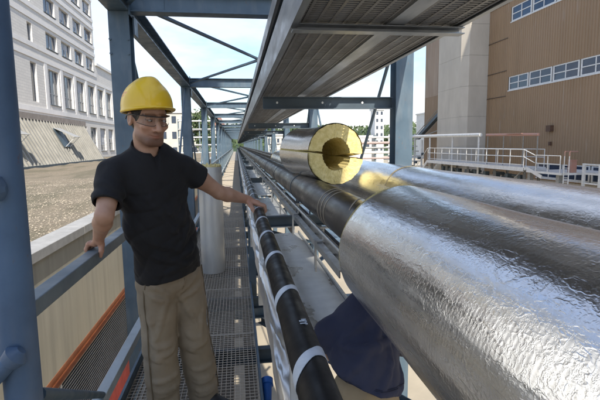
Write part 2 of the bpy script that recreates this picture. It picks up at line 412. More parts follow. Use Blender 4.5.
# ---------------------------------------------------------------- parapet wall beside the bridge
w = thing('parapet_wall', (-2.1, 20, GZ), 'streaked beige wall with white coping, orange edge and grey louvres, beside the walkway', 'wall')
MB().box(-2.18,-2.0,-6,74,-.95,.44).build('wall', M['wallrender'], w)
c = MB(); ys = [-6 + 2.4*i for i in range(34)]
for a in ys: c.box(-2.22,-1.955,a,a+2.392,.44,.545)
c.build('coping', M['cap'], w, bevel=.006)
MB().beam((-1.97,-6,-.93),(-1.97,74,-.93),.075,.09,.012,'L',mi=0).build('edge_angle', M['orange_paint'], w)
lv = MB()
for k in range(22):
    z = -1.0 - k*.042
    lv.add([(-1.99,-6,z),(-1.99,74,z),(-2.03,74,z-.030),(-2.03,-6,z-.030)], [(0,1,2,3)])
    lv.box(-1.992,-1.984,-6,74,z-.006,z+.004)
lv.build('louvre_panel', M['win_frame'], w)
MB().box(-2.18,-2.035,-6,74,GZ,-.955).build('backing_wall', M['dark_steel'], w)
MB().box(-2.02,-1.90,-6,74,-2.5,-1.90).build('base_beam', M['red_paint'], w)
cd = MB()
for y in (4.9, 10.4, 16.2): cd.tube((-1.955,y,-1.95),(-1.955,y,-.98),.012,8)
cd.build('conduit', M['win_white'], w, smooth=True)

# ---------------------------------------------------------------- white office building on the left
ob = thing('office_building', (-15, 45, RZ), 'white stone office building with rows of tall windows, behind the gravel roof', 'building')
FX = -15.0
def facade_grid(name, y0, y1, z0, z1, holes, mat, parent, depth=.24):
    ysx = sorted({y0, y1, *[h[0] for h in holes], *[h[1] for h in holes]}); zsx = sorted({z0, z1, *[h[2] for h in holes], *[h[3] for h in holes]})
    m = MB()
    for i in range(len(ysx)-1):
        for j in range(len(zsx)-1):
            cy = (ysx[i]+ysx[i+1])/2; cz = (zsx[j]+zsx[j+1])/2
            if any(h[0] < cy < h[1] and h[2] < cz < h[3] for h in holes): continue
            m.add([(FX,ysx[i],zsx[j]),(FX,ysx[i+1],zsx[j]),(FX,ysx[i+1],zsx[j+1]),(FX,ysx[i],zsx[j+1])], [(0,1,2,3)])
    for a, b, c0, d in holes:
        X = FX - depth
        m.add([(FX,a,c0),(FX,b,c0),(FX,b,d),(FX,a,d),(X,a,c0),(X,b,c0),(X,b,d),(X,a,d)], [(0,4,5,1),(1,5,6,2),(2,6,7,3),(3,7,4,0)])
    return m.build(name, mat, parent)
holes = []
PY = [40.15 + 3.31*k for k in range(-6, 11)]
main_rows = [(5.05, 7.9, 2.15), (9.55, 10.85, 2.35), (12.4, 13.7, 2.35), (15.2, 16.5, 2.35)]
tower = [y for y in PY if 40 < y < 51]
allw = []
for y in PY:
    if y > 40: allw.append((y, y+2.15, 5.05, 7.9, 'tall'))
    if y > 40: allw.append((y, y+2.1, 1.1, 3.6, 'tall'))
for y in tower:
    for z0, z1, wd in main_rows[1:]: allw.append((y, y+2.3, z0, z1, 'wide'))
for y in (36.85, 26.9, 30.2):
    allw.append((y, y+1.05, 5.0, 7.95, 'slit'))
    allw.append((y, y+.8, 9.45, 10.8, 'slit')); allw.append((y, y+.8, 12.4, 13.7, 'slit'))
tw = [a for a in allw]
facade_grid('wall', 20, 53, 0, 19, [t[:4] for t in allw if t[1] < 53], M['facade'], ob)
facade_grid('wing_wall', 53, 78, 0, 10.35, [t[:4] for t in allw if t[0] > 53.1 and t[1] < 78 and t[3] < 10], M['facade'], ob)
MB().box(-30,FX-.26,20,52.9,-.2,19).build('core', M['pale'], ob)
MB().box(-30,FX-.26,53.1,77.9,-.2,10.3).build('core', M['pale'], ob)
MB().box(-29.6,FX-.002,52.9,53.0,10.3,19).build('gable_wall', M['facade'], ob)
bd = MB()
for z0, z1 in ((4.25,4.62),(8.25,8.55),(9.05,9.38),(11.15,11.5),(11.95,12.25),(14.0,14.35),(14.75,15.05),(16.9,17.3)):
    bd.box(FX,FX+.06,20,53.02,z0,z1)
bd.box(FX,FX+.06,53.02,78,4.25,4.62); bd.box(FX,FX+.06,53.02,78,8.25,8.55); bd.box(FX-.3,FX+.16,53.02,78.1,10.35,10.62)
bd.box(FX-.3,FX+.2,20,53.1,19,19.3)
for y in PY:                                       # pale piers between the windows
    if y > 39.5: bd.box(FX,FX+.045,y-.85,y-.3,4.62,8.25)
bd.build('stone_bands', M['band'], ob)
for i, (a, b, z0, z1, kd) in enumerate(allw):
    X = FX - .17
    f = MB(); t = .07
    f.box(X-.06,X,a,b,z0,z0+t); f.box(X-.06,X,a,b,z1-t,z1); f.box(X-.06,X,a,a+t,z0+t,z1-t); f.box(X-.06,X,b-t,b,z0+t,z1-t)
    if kd != 'slit':
        for q in ((1/3, 2/3) if kd == 'tall' else (.5,)): f.box(X-.05,X-.004,a+(b-a)*q-.035,a+(b-a)*q+.035,z0+t,z1-t)
        if kd == 'tall':
            zz = z0 + .9; f.box(X-.052,X-.006,a+t,b-t,zz,zz+.06)
    wi = f.build('window', M['win_frame'], ob)
    MB().add([(X-.04,a,z0),(X-.04,b,z0),(X-.04,b,z1),(X-.04,a,z1)], [(0,1,2,3)]).build('pane', M['glass_dark'], wi)
    if kd != 'slit' and rng.random() < .75:
        h = rng.uniform(.25, .8); s0 = rng.choice([0, .34, .5]); s1 = min(1, s0 + rng.choice([.33, .5, 1.0]))
        MB().box(X-.034,X-.028,a+(b-a)*s0+.02,a+(b-a)*s1-.02,z1-(z1-z0)*h,z1-.02).build('blind', M['blind_brown'] if rng.random() < .3 else M['blind'], wi)
    if kd != 'slit': MB().box(X+.004,FX+.08,a-.05,b+.05,z0-.05,z0-.003).build('sill', M['dark_steel'], wi)

# ---------------------------------------------------------------- slanted sheet-metal lean-to with vent hatches
sh = thing('metal_shed', (-12.6, 34, RZ), 'steep ribbed metal lean-to roof with two open vent hatches, standing on the gravel roof', 'shed')
bx, bz, tx, tz = -11.8, RZ+.08, -13.3, 3.38
sl_ = MB(); sl_.add([(bx,17,bz),(bx,42.7,bz),(tx,42.7,tz),(tx,17,tz)], [(0,1,2,3)])
nrm = Vector((tz-bz, 0, bx-tx)).normalized()
for k in range(52):
    y = 17.1 + k*.49
    e = nrm*.11
    sl_.add([(bx,y,bz),(bx,y+.10,bz),(tx,y+.10,tz),(tx,y,tz),(bx+e.x,y+.012,bz+e.z),(bx+e.x,y+.088,bz+e.z),(tx+e.x,y+.088,tz+e.z),(tx+e.x,y+.012,tz+e.z)],
            [(4,5,6,7),(0,4,7,3),(5,1,2,6),(0,1,5,4)])
M['shed'] = simple('pale_shed_sheet', (.33,.315,.275), (.25,.24,.21), 1.5, .5, metal=.1, kind='World', bmp=.05)
sl_.build('roof_sheet', M['shed'], sh)
cp = MB(); cp.box(-14.98,-13.2,17,42.75,3.39,3.78); cp.build('ridge_cap', simple('ridge_cap_stone', (.36,.31,.27), (.27,.235,.205), 2, .8), sh)
gb = MB(); gb.add([(bx,42.7,bz),(-14.98,42.7,bz),(-14.98,42.7,3.38),(tx,42.7,tz)], [(0,1,2,3)]); gb.build('gable_end', M['shed'], sh)
MB().box(-11.86,-11.68,17,42.8,RZ-.03,bz+.04).build('gutter', M['dark_steel'], sh)
M['hatch'] = simple('hatch_sheet', (.46,.46,.44), (.36,.36,.34), 3, .45, metal=.2)
for y in (26.3, 34.6):
    up_ = Vector((tx-bx,0,tz-bz)).normalized()
    hinge = Vector((bx,y,bz)) + up_*2.7 + nrm*.15
    lid = (-up_*.72 + nrm*.55).normalized()
    a = hinge; b2 = hinge + lid*1.5
    l = MB(); d = Vector((0,1.25,0)); tk = nrm*.05
    l.add([a,a+d,b2+d,b2,a+tk,a+d+tk,b2+d+tk,b2+tk], [(3,2,1,0),(4,5,6,7),(0,1,5,4),(1,2,6,5),(2,3,7,6),(3,0,4,7)])
    hv = l.build('vent_hatch', M['hatch'], sh)
    fr = MB(); q = hinge - nrm*.05; e = hinge - up_*1.5 - nrm*.05
    fr.add([q,q+d,e+d,e,q+nrm*.06,q+d+nrm*.06,e+d+nrm*.06,e+nrm*.06], [(4,5,6,7),(0,1,5,4),(1,2,6,5),(2,3,7,6),(3,0,4,7)])
    fr.build('hatch_opening', M['dark_steel'], hv)
    for u_ in (.15, .85): st = MB(); st.tube(e+d*u_+nrm*.05, b2+d*u_, .02, 6); st.build('hatch_stay', M['win_white'], hv)

# ---------------------------------------------------------------- brown factory building on the right
bb = thing('factory_building', (30, 40, GZ), 'brown ribbed factory building with long strips of blue windows', 'building')
BX = 26.0
hs = [(8.0, 40.95, 6.42, 7.68), (2.0, 40.95, 12.75, 14.05), (-4.0, 36.2, -1.55, -.32)]
def inhole(y, z): return any(h[0] < y < h[1] and h[2] < z < h[3] for h in hs)
cw = MB(); PITCH = .30
zcuts = [-1.75, -1.55, -.32, 6.42, 7.68, 12.75, 14.05, 24]
y = -10.0
ycuts = sorted(set([round(-10+PITCH*k, 3) for k in range(int(70.4/PITCH)+1)] + [60.4]))
for i in range(len(ycuts)-1):
    a, b = ycuts[i], ycuts[i+1]
    for j in range(len(zcuts)-1):
        z0, z1 = zcuts[j], zcuts[j+1]
        if inhole((a+b)/2, (z0+z1)/2): continue
        p = [(BX,a),(BX,a+.10),(BX-.045,a+.14),(BX-.045,b-.04),(BX,b)]
        cw.add([(x,yy,z0) for x, yy in p] + [(x,yy,z1) for x, yy in p], [(k+1,k,k+5,k+6) for k in range(4)])
cw.build('cladding', M['clad'], bb)
MB().box(BX+.6,50,-10,60.4,GZ,24).build('core', M['dark_steel'], bb)
MB().box(BX,BX+.6,60.36,60.42,-1.75,24).box(BX+.01,BX+.6,-10,60.35,23.9,24).build('end_flashing', M['clad'], bb)
MB().box(BX+.02,BX+.5,-10,60.3,GZ,-1.75).build('plinth', M['tan_concrete'], bb)
wp = MB(); wp.box(BX-.05,BX-.048,54.2,60.3,7.6,18)
for k in range(20): wp.box(BX-.056,BX-.0505,54.3+k*.3,54.42+k*.3,7.6,18)
wp.build('weathered_panel', M['clad_pale'], bb)
M['dark_seam'] = simple('dark_seam', (.11,.075,.052), (.08,.055,.04), 4, .6)
for z in (5.9, 8.3, 11.35, 14.6): MB().box(BX-.075,BX-.046,41.3,44.6,z,z+.07).build('flashing_seam', M['dark_seam'], bb)
for hy0, hy1, z0, z1 in hs:
    lo = z0 < 0
    y = hy1
    while y - 2.9 > hy0 - .1:
        a, b = y-2.98, y-.06
        X = BX + .04
        f = MB(); t = .09
        f.box(X-.06,X,a,b,z0,z0+t); f.box(X-.06,X,a,b,z1-t,z1); f.box(X-.06,X,a,a+.15,z0+t,z1-t); f.box(X-.06,X,b-.15,b,z0+t,z1-t)
        f.box(X-.055,X-.004,(a+b)/2-.05,(a+b)/2+.05,z0+t,z1-t); f.box(X-.053,X-.006,a+.15,b-.15,(z0+z1)/2-.04,(z0+z1)/2+.04)
        wi = f.build('window', M['win_white'], bb)
        pn = MB()
        yy = [a+.1, (a+b)/2, b-.1]; zz = [z0+.05, (z0+z1)/2, z1-.05]
        for u in range(2):
            for q in range(2):
                j = rng.uniform(-.02, .02)
                pn.add([(X-.02+j,yy[u],zz[q]),(X-.02-j,yy[u+1],zz[q]),(X-.02-j,yy[u+1],zz[q+1]),(X-.02+j,yy[u],zz[q+1])], [(0,3,2,1)])
        pn.build('pane', M['glass_blue'], wi)
        y -= 3.05
    fl = MB(); fl.box(BX-.07,BX+.02,y+.0,hy1+.05,z0-.1,z0-.003); fl.build('window_sill', M['win_white'], bb)
M['rust'] = simple('rusty_vent', (.13,.07,.045), (.09,.05,.03), 5, .7)
MB().box(BX-.35,BX-.047,34.3,34.85,2.35,2.85).build('vent_box', M['rust'], bb); MB().box(BX-.2,BX-.047,34.45,34.65,1.2,1.5).build('junction_box', M['rust'], bb)

pl = thing('concrete_pylon', (24.8, 47, GZ), 'tall pale concrete pylon standing against the brown factory wall', 'pylon')
ch = [(26.1,44.65),(23.9,44.65),(23.35,45.4),(23.35,50.6),(23.9,51.3),(26.1,51.3)]
zz = [GZ] + [-2 + 3.1*k for k in range(9)] + [26]
pm = MB()
for i in range(len(zz)-1):
    n = len(ch); z0 = zz[i] + (.02 if i else 0); z1 = zz[i+1]
    pm.add([(x,y,z0) for x, y in ch] + [(x,y,z1) for x, y in ch], [((k+1) % n,k,n+k,n+(k+1) % n) for k in range(n)] + [tuple(range(n)), tuple(range(2*n-1,n-1,-1))])
pm.build('shaft', M['tan_concrete'], pl)
chi = [(24.75+(x-24.75)*.985, 47.9+(y-47.9)*.985) for x, y in ch]
MB().add([(x,y,GZ) for x, y in chi] + [(x,y,25.9) for x, y in chi], [((k+1) % 6,k,6+k,6+(k+1) % 6) for k in range(6)]).build('joint_core', M['win_frame'], pl)

# ---------------------------------------------------------------- access platform, pipes and railings in front of the factory
ap = thing('access_platform', (22, 40, GZ), 'white steel access platform with railings and stairs below the concrete pylon', 'platform')
dk = MB(); dk.box(21.5,23.3,31.4,48.9,-.62,-.40); dk.beam((21.45,31.4,-.55),(21.45,48.9,-.55),.1,.3,.02,'C'); dk.box(21.6,25.6,27.6,31.3,-.75,-.6)
dk.build('deck', M['win_white'], ap)
def railing(mb, p0, p1, h, step, rails=(1, .5), r=.035):
    p0 = Vector(p0); p1 = Vector(p1); L = (p1-p0).length; n = max(1, round(L/step))
    for k in range(n+1):
        q = p0.lerp(p1, k/n); mb.tube(q, q+Vector((0,0,h)), r, 6)
    for t in rails: mb.tube(p0+Vector((0,0,h*t)), p1+Vector((0,0,h*t)), r*.9, 6)
r1 = MB(); railing(r1, (21.5,31.5,-.4), (21.5,48.8,-.4), 1.35, 1.65, (1,.6,.14)); railing(r1, (23.2,31.5,-.4), (23.2,48.8,-.4), 1.35, 2.2, (1,.55))
railing(r1, (21.6,27.7,-.6), (21.6,30.2,-.6), 1.15, 1.2, (1,.5)); r1.tube((21.5,31.5,.95),(21.5,30.2,.55),.032,6); r1.tube((21.5,31.5,.4),(21.5,30.2,.0),.032,6)
r1.build('railing', M['white_paint'], ap, smooth=True)
stt = MB()
for k in range(8): stt.box(21.5,22.9,48.95+k*.42,49.3+k*.42,-.62-.30*k,-.57-.30*k)
stt.beam((21.45,48.9,-.55),(21.45,52.6,-3.1),.06,.3,.06,'box'); stt.beam((22.95,48.9,-.55),(22.95,52.6,-3.1),.06,.3,.06,'box')
stt.tube((21.45,48.9,.9),(21.45,52.6,-1.7),.035,6); stt.tube((21.45,52.6,-3.1),(21.45,52.6,-1.7),.035,6); stt.tube((21.45,50.7,-1.8),(21.45,50.7,-.4),.035,6)
stt.build('stairs', M['white_paint'], ap)
st2 = MB()
for k in range(3): st2.box(21.7,22.8,30.25+k*.34,30.55+k*.34,-.58+.07*k,-.53+.07*k)
st2.beam((21.65,29.6,-1.0),(21.65,31.4,-.42),.06,.25,.06,'box'); st2.build('short_stairs', M['win_white'], ap)
for y in (31.9, 36, 40.5, 45, 48.5):
    for x in (21.9, 23.1): MB().beam((x,y,GZ),(x,y,-.63),.16,.16,.02,'I',(0,1,0)).build('support_leg', M['zinc_dull'], ap)
for y in (28, 31.1): MB().box(21.8,22.1,y,y+.3,GZ,-.76).build('support_leg', M['zinc_dull'], ap)
MB().beam((21.9,32.2,-.7),(21.9,35.8,-3.2),.08,.08,.02,'box').build('leg_brace', M['zinc_dull'], ap)
un = MB()
for k in range(9):
    y = 33 + k*1.7; un.tube((22.6+.2*(k % 3),y,-1.2-.25*(k % 2)),(22.6+.2*(k % 3),y+1.5,-1.2-.25*(k % 2)),.09+.03*(k % 3),8); un.box(22.3,22.7,y,y+.4,-1.9,-1.1)
un.build('valve_gear', M['dark_steel'], ap)
lad = thing('safety_ladder', (21.7, 27.2, GZ), 'red topped ladder rails at the right end of the white platform', 'ladder')
q = MB()
for y in (27.0, 27.45): q.tube((21.7,y,-3),(21.7,y,.55),.035,6)
for k in range(9): q.tube((21.7,27.0,-2.8+.32*k),(21.7,27.45,-2.8+.32*k),.02,6)
q.build('rungs', M['white_paint'], lad); q = MB(); q.tube((21.7,27.0,.55),(21.7,27.0,.85),.04,6); q.tube((21.7,27.45,.55),(21.7,27.45,.85),.04,6); q.tube((21.7,27.0,.85),(22.3,27.0,.85),.04,6)
q.tube((21.7,27.45,.85),(22.3,27.45,.85),.04,6); q.tube((22.3,27.0,.85),(22.3,27.45,.85),.04,6); q.build('hand_hoop', M['rust_orange'], lad)
hy = thing('hydrant_box', (22.6, 27.9, -.6), 'small orange box on the right end of the white platform', 'box')
MB().box(22.4,22.8,27.65,28.0,-.6,.22).box(22.37,22.83,27.62,28.03,.22,.28).build('cabinet', M['rust_orange'], hy)
wpz = thing('white_pipe', (22, 50, GZ), 'long white overhead pipe on posts beyond the white platform', 'pipe')
q = MB(); q.tube((22,38.6,2.2),(22,66,2.45),.17,12); q.build('pipe', M['white_paint'], wpz, smooth=True)
for y in (38.9, 44.0, 49.5, 55): MB().tube((22,y,GZ),(22,y,2.1),.09,8).build('post', M['white_paint'], wpz, smooth=True)
rpz = thing('red_pipe', (22, 34, GZ), 'faded red overhead pipe on thin posts above the white platform', 'pipe')
q = MB(); q.tube((22,30.6,2.05),(22,37.6,2.17),.11,10); q.box(21.8,22.2,32.4,34.4,2.14,2.2); q.build('pipe', M['rust_orange'], rpz, smooth=True)
for y in (30.7, 32.4, 35.0, 37.4): MB().tube((22,y,-.4),(22,y,2.05),.04,8).build('post', M['zinc_dull'], rpz, smooth=True)
gr = thing('yard_railing', (22.8, 20, GZ), 'white post and rail fence below the brown factory wall', 'railing')
q = MB()
for z in (.0, -.62, -1.25): q.beam((22.8,6,z),(22.8,27,z),.05,.1,.01,'box')
q.build('rail', M['white_paint'], gr)
for k in range(14): MB().box(22.72,22.88,26.9-1.5*k,27.06-1.5*k+(.12 if k % 2 else 0),GZ,.06).build('post', M['white_paint'], gr)
for k, (y, z) in enumerate(((62,1.0),(58,.2))):
    pass
pm = thing('pipe_manifold', (20.5, 56, GZ), 'cluster of white vertical pipes and valves left of the platform stairs', 'pipework')
q = MB()
for k in range(9):
    x = 19.6 + .42*k; y = 54 + 1.3*((k*3) % 4); q.tube((x,y,GZ),(x,y,1.1+.8*((k*5) % 3)),.08+.03*(k % 3),8)
for k in range(6): q.tube((19.2,54+.5*k,-2+.62*k),(23.4,54+.5*k,-2+.62*k),.07,8)
q.build('pipes', M['white_paint'], pm, smooth=True)
for k in range(8): MB().box(19.7+.45*k,20.0+.45*k,53.6,54.0,-1.5+.5*(k % 4),-1.2+.5*(k % 4)).build('valve', M['dark_steel'], pm)
cv = thing('inclined_conveyor', (24.6, 56, GZ), 'dark inclined pipe running up against the brown factory wall', 'conveyor')
MB().beam((24.9,60,2.2),(24.9,52.5,5.4),.5,.45,.05,'box').build('duct', M['dark_steel'], cv); q = MB()
q.tube((24.6,60,2.6),(24.6,52.5,5.9),.06,6); q.tube((24.6,62,1.7),(24.6,52.6,3.1),.07,6); q.build('rail', M['zinc_dull'], cv)

# ---------------------------------------------------------------- far background
M['pink_pipe'] = simple('faded_pink_paint', (.46,.34,.31), (.38,.29,.27), 5, .6)
def pipe_rack(x0, x1, y, zs, name_label, mats):
    t = thing('pipe_rack', ((x0+x1)/2, y, GZ), name_label, 'pipe rack', 'pipe racks in the yard')
    q = MB(); n = max(2, int((x1-x0)/3))
    for k in range(n+1): x = x0 + (x1-x0)*k/n; q.beam((x,y,GZ),(x,y,zs[0]+.3),.22,.22,.03,'I',(0,1,0))
    q.build('post', M['steel_light'], t)
    q = MB()
    for i, z in enumerate(zs): q.tube((x0,y-.15,z),(x1,y-.15,z),.12+.05*(i % 2),8, mi=i % len(mats))
    q.build('pipes', mats, t, smooth=True)
pipe_rack(13.5, 21, 55, (2.3,1.6,1.0,.4,-.3), 'far rack of horizontal pale and reddish pipes left of the right steel column', [M['white_paint'], M['pink_pipe'], M['zinc_dull']])
pipe_rack(-9.5, -2.6, 78, (5.6,4.2,2.9,1.6,.3), 'tall pale pipe rack behind the left bridge columns', [M['white_paint'], M['zinc_dull']])
pipe_rack(5.5, 15, 75, (2.6,1.7,.8,0), 'distant pipe rack seen between the right bridge columns', [M['white_paint'], M['zinc_dull']])
def block(x0, x1, y0, y1, z1, label, mat, rows, cols, name='apartment_block', balc=False, roof=None):
    t = thing(name, ((x0+x1)/2, y0, GZ), label, 'building')
    MB().box(x0,x1,y0,y1,GZ,z1).build('wall', mat, t)
    dz = (z1-GZ)/rows; dx = (x1-x0)/cols
    for r in range(rows):
        for c in range(cols):
            if GZ+dz*(r+.8) > -.5: MB().box(x0+dx*(c+.28),x0+dx*(c+.72),y0-.06,y0-.012,GZ+dz*(r+.35),GZ+dz*(r+.8)).build('window', M['glass_dark'], t)
        if balc: MB().box(x0-.8,x1+.4,y0-1.3,y0-.07,GZ+dz*r+.05,GZ+dz*r+1.1).build('balcony', M['pale'], t)
    if roof: MB().add([(x0-.6,y0-.6,z1+.01),(x1+.6,y0-.6,z1+.01),(x1+.6,y1+.6,z1+.01),(x0-.6,y1+.6,z1+.01),(x0+1,(y0+y1)/2,z1+3),(x1-1,(y0+y1)/2,z1+3)], [(0,1,5,4),(1,2,5),(2,3,4,5),(3,0,4),(3,2,1,0)]).build('roof', roof, t)
    else: MB().box(x0-.3,x1+.3,y0-.3,y1+.3,z1,z1+.5).build('roof', M['pale'], t)
block(78, 90, 175, 190, 13.5, 'distant grey apartment block with stacked balconies beside the brown factory', M['pale'], 6, 4, balc=True)
block(37.5, 40, 120, 124, 10.5, 'slim white tower block far behind the yellow insulation shell', M['pale'], 8, 2, 'tower_block')
block(22, 36, 118, 130, 3.2, 'low white industrial shed far behind the insulation shell', M['pale'], 2, 6, 'industrial_shed')
block(-17, -8.2, 105, 118, 8.8, 'cream building far behind the left bridge columns', M['cream'], 4, 4, 'cream_building', roof=None)
block(-6.5, -3.2, 118, 130, 6.5, 'small cream house behind the left truss with a tiled roof', M['cream'], 3, 2, 'cream_house', roof=M['roof_tile'])
block(10, 22, 150, 162, 4.5, 'long pale warehouse far along the right of the bridge', M['cream'], 2, 8, 'warehouse')
def tree(x, y, h, r, label, leaf, n=1400):
    t = thing('broadleaf_tree', (x, y, GZ), label, 'tree', 'trees in the distance')
    q = MB(); q.tube((x,y,GZ),(x+.2,y,GZ+h*.5),h*.028,8,h*.016)
    cs = []
    for k in range(8):
        a = rng.random()*6.28; e = (x+r*.6*math.cos(a)*rng.random(), y+r*.6*math.sin(a)*rng.random(), GZ+h*rng.uniform(.5,.88)); cs.append(e)
        q.tube((x+.1,y,GZ+h*rng.uniform(.3,.48)), e, h*.01, 5, h*.004)
    q.build('trunk', M['bark'], t)
    q = MB()
    for k in range(n):
        c = cs[rng.integers(len(cs))]; d = rng.normal(size=3); d /= np.linalg.norm(d); rr = r*.48*rng.random()**.4
        p = Vector(c) + Vector(d)*rr; s = r*.075*rng.uniform(.6,1.5)
        u = Vector(rng.normal(size=3)).normalized()*s; v = u.orthogonal().normalized()*s
        q.add([p-u, p-v*.6, p+u, p+v*.6], [(0,1,2,3)])
    q.build('crown', leaf, t)
tr = [(-7.0,96,14.5,4.2,'nearest leafy tree rising behind the tall pipe rack on the left',0),(-3.6,104,11,3.4,'small dark tree beside the left truss behind the tall pipe rack',1),(-20,170,19,6,'tall olive tree far behind the cream building',0),(-12.5,185,18,6,'round green tree behind the left truss roofline',0),(-30,180,20,7,'wide green tree left of the cream building in the distance',1),
      (33,150,11.5,5,'low dark tree behind the white industrial shed',1),(40.5,160,12,5,'dark green tree right of the slim white tower',1),(45,150,11,4.5,'bushy dark tree nearest the right steel column',1),
      (50,165,12.5,5,'dark tree directly left of the right steel column far away',1),(27,165,12,5,'green tree left of the slim white tower',0),(60,170,11,5,'small green tree between the right column and the apartment block',0),
      (14,170,14,5,'light green tree above the far warehouse',0),(21,180,14,5,'dark leafy tree above the warehouse roof',1),(-5,210,15,5,'pale green tree at the far end of the bridge',0)]
for x, y, h, r, l, k in tr: tree(x, y, h, r, l, M['leaf_dark' if k else 'leaf'])
hl = MB(); nx, ny = 60, 14; rngh = np.random.default_rng(3); ph = rngh.random(8)*6
def hh(x, y): 
    e = max(0, min(1, (y-230)/250)); return GZ - .3 + e*(17 + 6*math.sin(x*.011+ph[0]) + 3*math.sin(x*.031+ph[1]) + 2*math.sin(y*.02+x*.05))
xs = np.linspace(-500,600,nx); ys = np.linspace(225,620,ny)
hl.add([(x,y,hh(x,y)) for y in ys for x in xs], [(j*nx+i,j*nx+i+1,(j+1)*nx+i+1,(j+1)*nx+i) for j in range(ny-1) for i in range(nx-1)])
tag(hl.build('hills', M['leaf_dark'], smooth=True), kind='structure')
fw_ = MB()
for k in range(9000):
    x = rng.uniform(-260,420); y = rng.uniform(250,520); p = Vector((x,y,hh(x,y)+rng.uniform(0,6))); s = rng.uniform(.8,2.2)
    u = Vector(rng.normal(size=3)).normalized()*s; v = u.orthogonal().normalized()*s; fw_.add([p-u,p-v,p+u,p+v],[(0,1,2,3)])
tag(fw_.build('forest', M['leaf'], None), kind='stuff')
stw = thing('shade_tower', (1.4,-7,GZ), 'plain unseen concrete tower added behind the camera to cast shade', 'tower')
TX0, TX1 = 1.0, 2.66  # unseen block, added only for the vertical shadow edges it throws on the bridge
MB().box(TX0,TX1,-9,-6,GZ,20).build('shaft', M['tan_concrete'], stw)
MB().box(TX0-.1,TX1-.02,-9.1,-6.02,20,20.3).build('roof_slab', M['pale'], stw)

# ---------------------------------------------------------------- steel bridge frame
LX, RX = -1.135, 1.87
bf = thing('pipe_bridge_frame', (0, 5, GZ), 'blue painted steel truss frame carrying the pipes and walkway', 'steel frame')
FY = [5 + 6*k for k in range(-2, 19)]
P = {}
def part(key, mb, mat, parent, y, **kw):
    """first call builds at y, later calls copy and shift"""
    if key not in P:
        P[key] = (mb().build(key.split('|')[0], mat, parent, **kw), y); return P[key][0]
    o, y0 = P[key]; return copy_tree(o, parent, (0, y-y0, 0))
def holes_pl(): pass
for y in FY:
    nr = y < 20
    part('column|L', lambda: MB().beam((LX,y,GZ),(LX,y,2.898),.2,.2,.014,'I',(0,1,0)), M['steel'], bf, y, bevel=.003)
    part('column|R', lambda: MB().beam((RX,y,GZ),(RX,y,2.898),.2,.2,.014,'I',(0,1,0)), M['steel'], bf, y, bevel=.003)
    part('top_beam', lambda: MB().beam((LX+.102,y,3.0),(RX-.102,y,3.0),.16,.2,.014,'I'), M['steel'], bf, y, bevel=.003)
    part('top_chord|L', lambda: MB().beam((LX,y-2.998,3.0),(LX,y+2.998,3.0),.2,.2,.014,'I'), M['steel'], bf, y)
    part('top_chord|R', lambda: MB().beam((RX,y-2.998,3.0),(RX,y+2.998,3.0),.2,.2,.014,'I'), M['steel'], bf, y)
    part('roof_brace|1', lambda: MB().beam((LX+.1,y+.08,3.04),(RX-.1,y+5.9,3.04),.05,.05,.008,'L'), M['steel'], bf, y)
    part('roof_brace|2', lambda: MB().beam((LX+.1,y+5.9,2.985),(RX-.1,y+.08,2.985),.05,.05,.008,'L'), M['steel'], bf, y)
    for sx, nm in ((LX, 'L'), (RX, 'R')):
        if y < 4: continue
        part('side_brace|a'+nm, lambda: MB().tube((sx,y+.12,2.86),(sx,y+3.0,.0),.022,8), M['steel'], bf, y)
        part('side_brace|b'+nm, lambda: MB().tube((sx,y+5.88,2.86),(sx,y+3.0,.02),.022,8), M['steel'], bf, y)
        part('bottom_chord|'+nm, lambda: MB().beam((sx,y-2.998,-.32 if sx > 0 else -2.9),(sx,y+2.998,-.32 if sx > 0 else -2.9),.16,.2,.012,'I'), M['steel'], bf, y)
    part('pipe_support_beam', lambda: MB().beam((.10,y,.69),(RX-.102,y,.69),.07,.12,.01,'C'), M['dark_steel'], bf, y)
    part('support_post', lambda: MB().beam((.14,y,-.22),(.14,y,.63),.08,.08,.008,'box',(0,1,0)), M['dark_steel'], bf, y)
    part('floor_beam', lambda: MB().beam((LX+.1,y,-.32),(RX-.1,y,-.32),.14,.18,.012,'I'), M['steel'], bf, y)
    part('tray_bracket', lambda: MB().beam((.30,y,2.0),(RX-.102,y,2.0),.07,.13,.01,'C'), M['dark_steel'], bf, y)
    part('gusset_plate', lambda: MB().box(LX+.11,LX+.126,y+.03,y+.2,2.7,2.88).box(LX+.101,LX+.109,y-.08,y+.08,2.902,3.098), M['steel'], bf, y)
    for sx, nm in ((LX+.107, 'L'), (RX-.107, 'R')):
        ep = lambda: MB().box(sx-.006,sx+.006,y-.11,y+.11,2.86,3.14)
        part('end_plate|'+nm, ep, M['steel'], bf, y, bevel=.002)
    for bx_, bz_ in ((LX+.30,2.93),(LX+.30,3.07),(LX+.38,2.93),(LX+.38,3.07)):
        part('bolt_head|%.2f%.2f' % (bx_,bz_), lambda: MB().tube((bx_,y-.004,bz_),(bx_,y-.018,bz_),.013,6), M['steel'], bf, y)
        part('bolt_head|c%.2f%.2f' % (bx_,bz_), lambda: MB().tube((LX-.09+(bx_-LX-.30)*2.2,y-.1,bz_-.45),(LX-.09+(bx_-LX-.30)*2.2,y-.116,bz_-.45),.012,6), M['steel'], bf, y)
    part('splice_plate', lambda: MB().box(LX+.24,LX+.44,y-.0125,y-.0045,2.905,3.09), M['steel'], bf, y)
    bo = lambda: [b for b in [MB()] for yy in (0,) for _ in [b.tube((.45,y-.04,2.0),(.45,y-.052,2.0),.012,8), b.tube((.95,y-.04,2.0),(.95,y-.052,2.0),.012,8), b.tube((1.4,y-.04,2.0),(1.4,y-.052,2.0),.012,8)]][0]
    part('bolt', bo, M['white_paint'], bf, y)
    part('floor_brace', lambda: MB().beam((.2,y+.2,-.36),(RX-.2,y+2.8,-.36),.05,.05,.008,'L').beam((.2,y+5.8,-.38),(RX-.2,y+3.2,-.38),.05,.05,.008,'L'), M['steel'], bf, y)

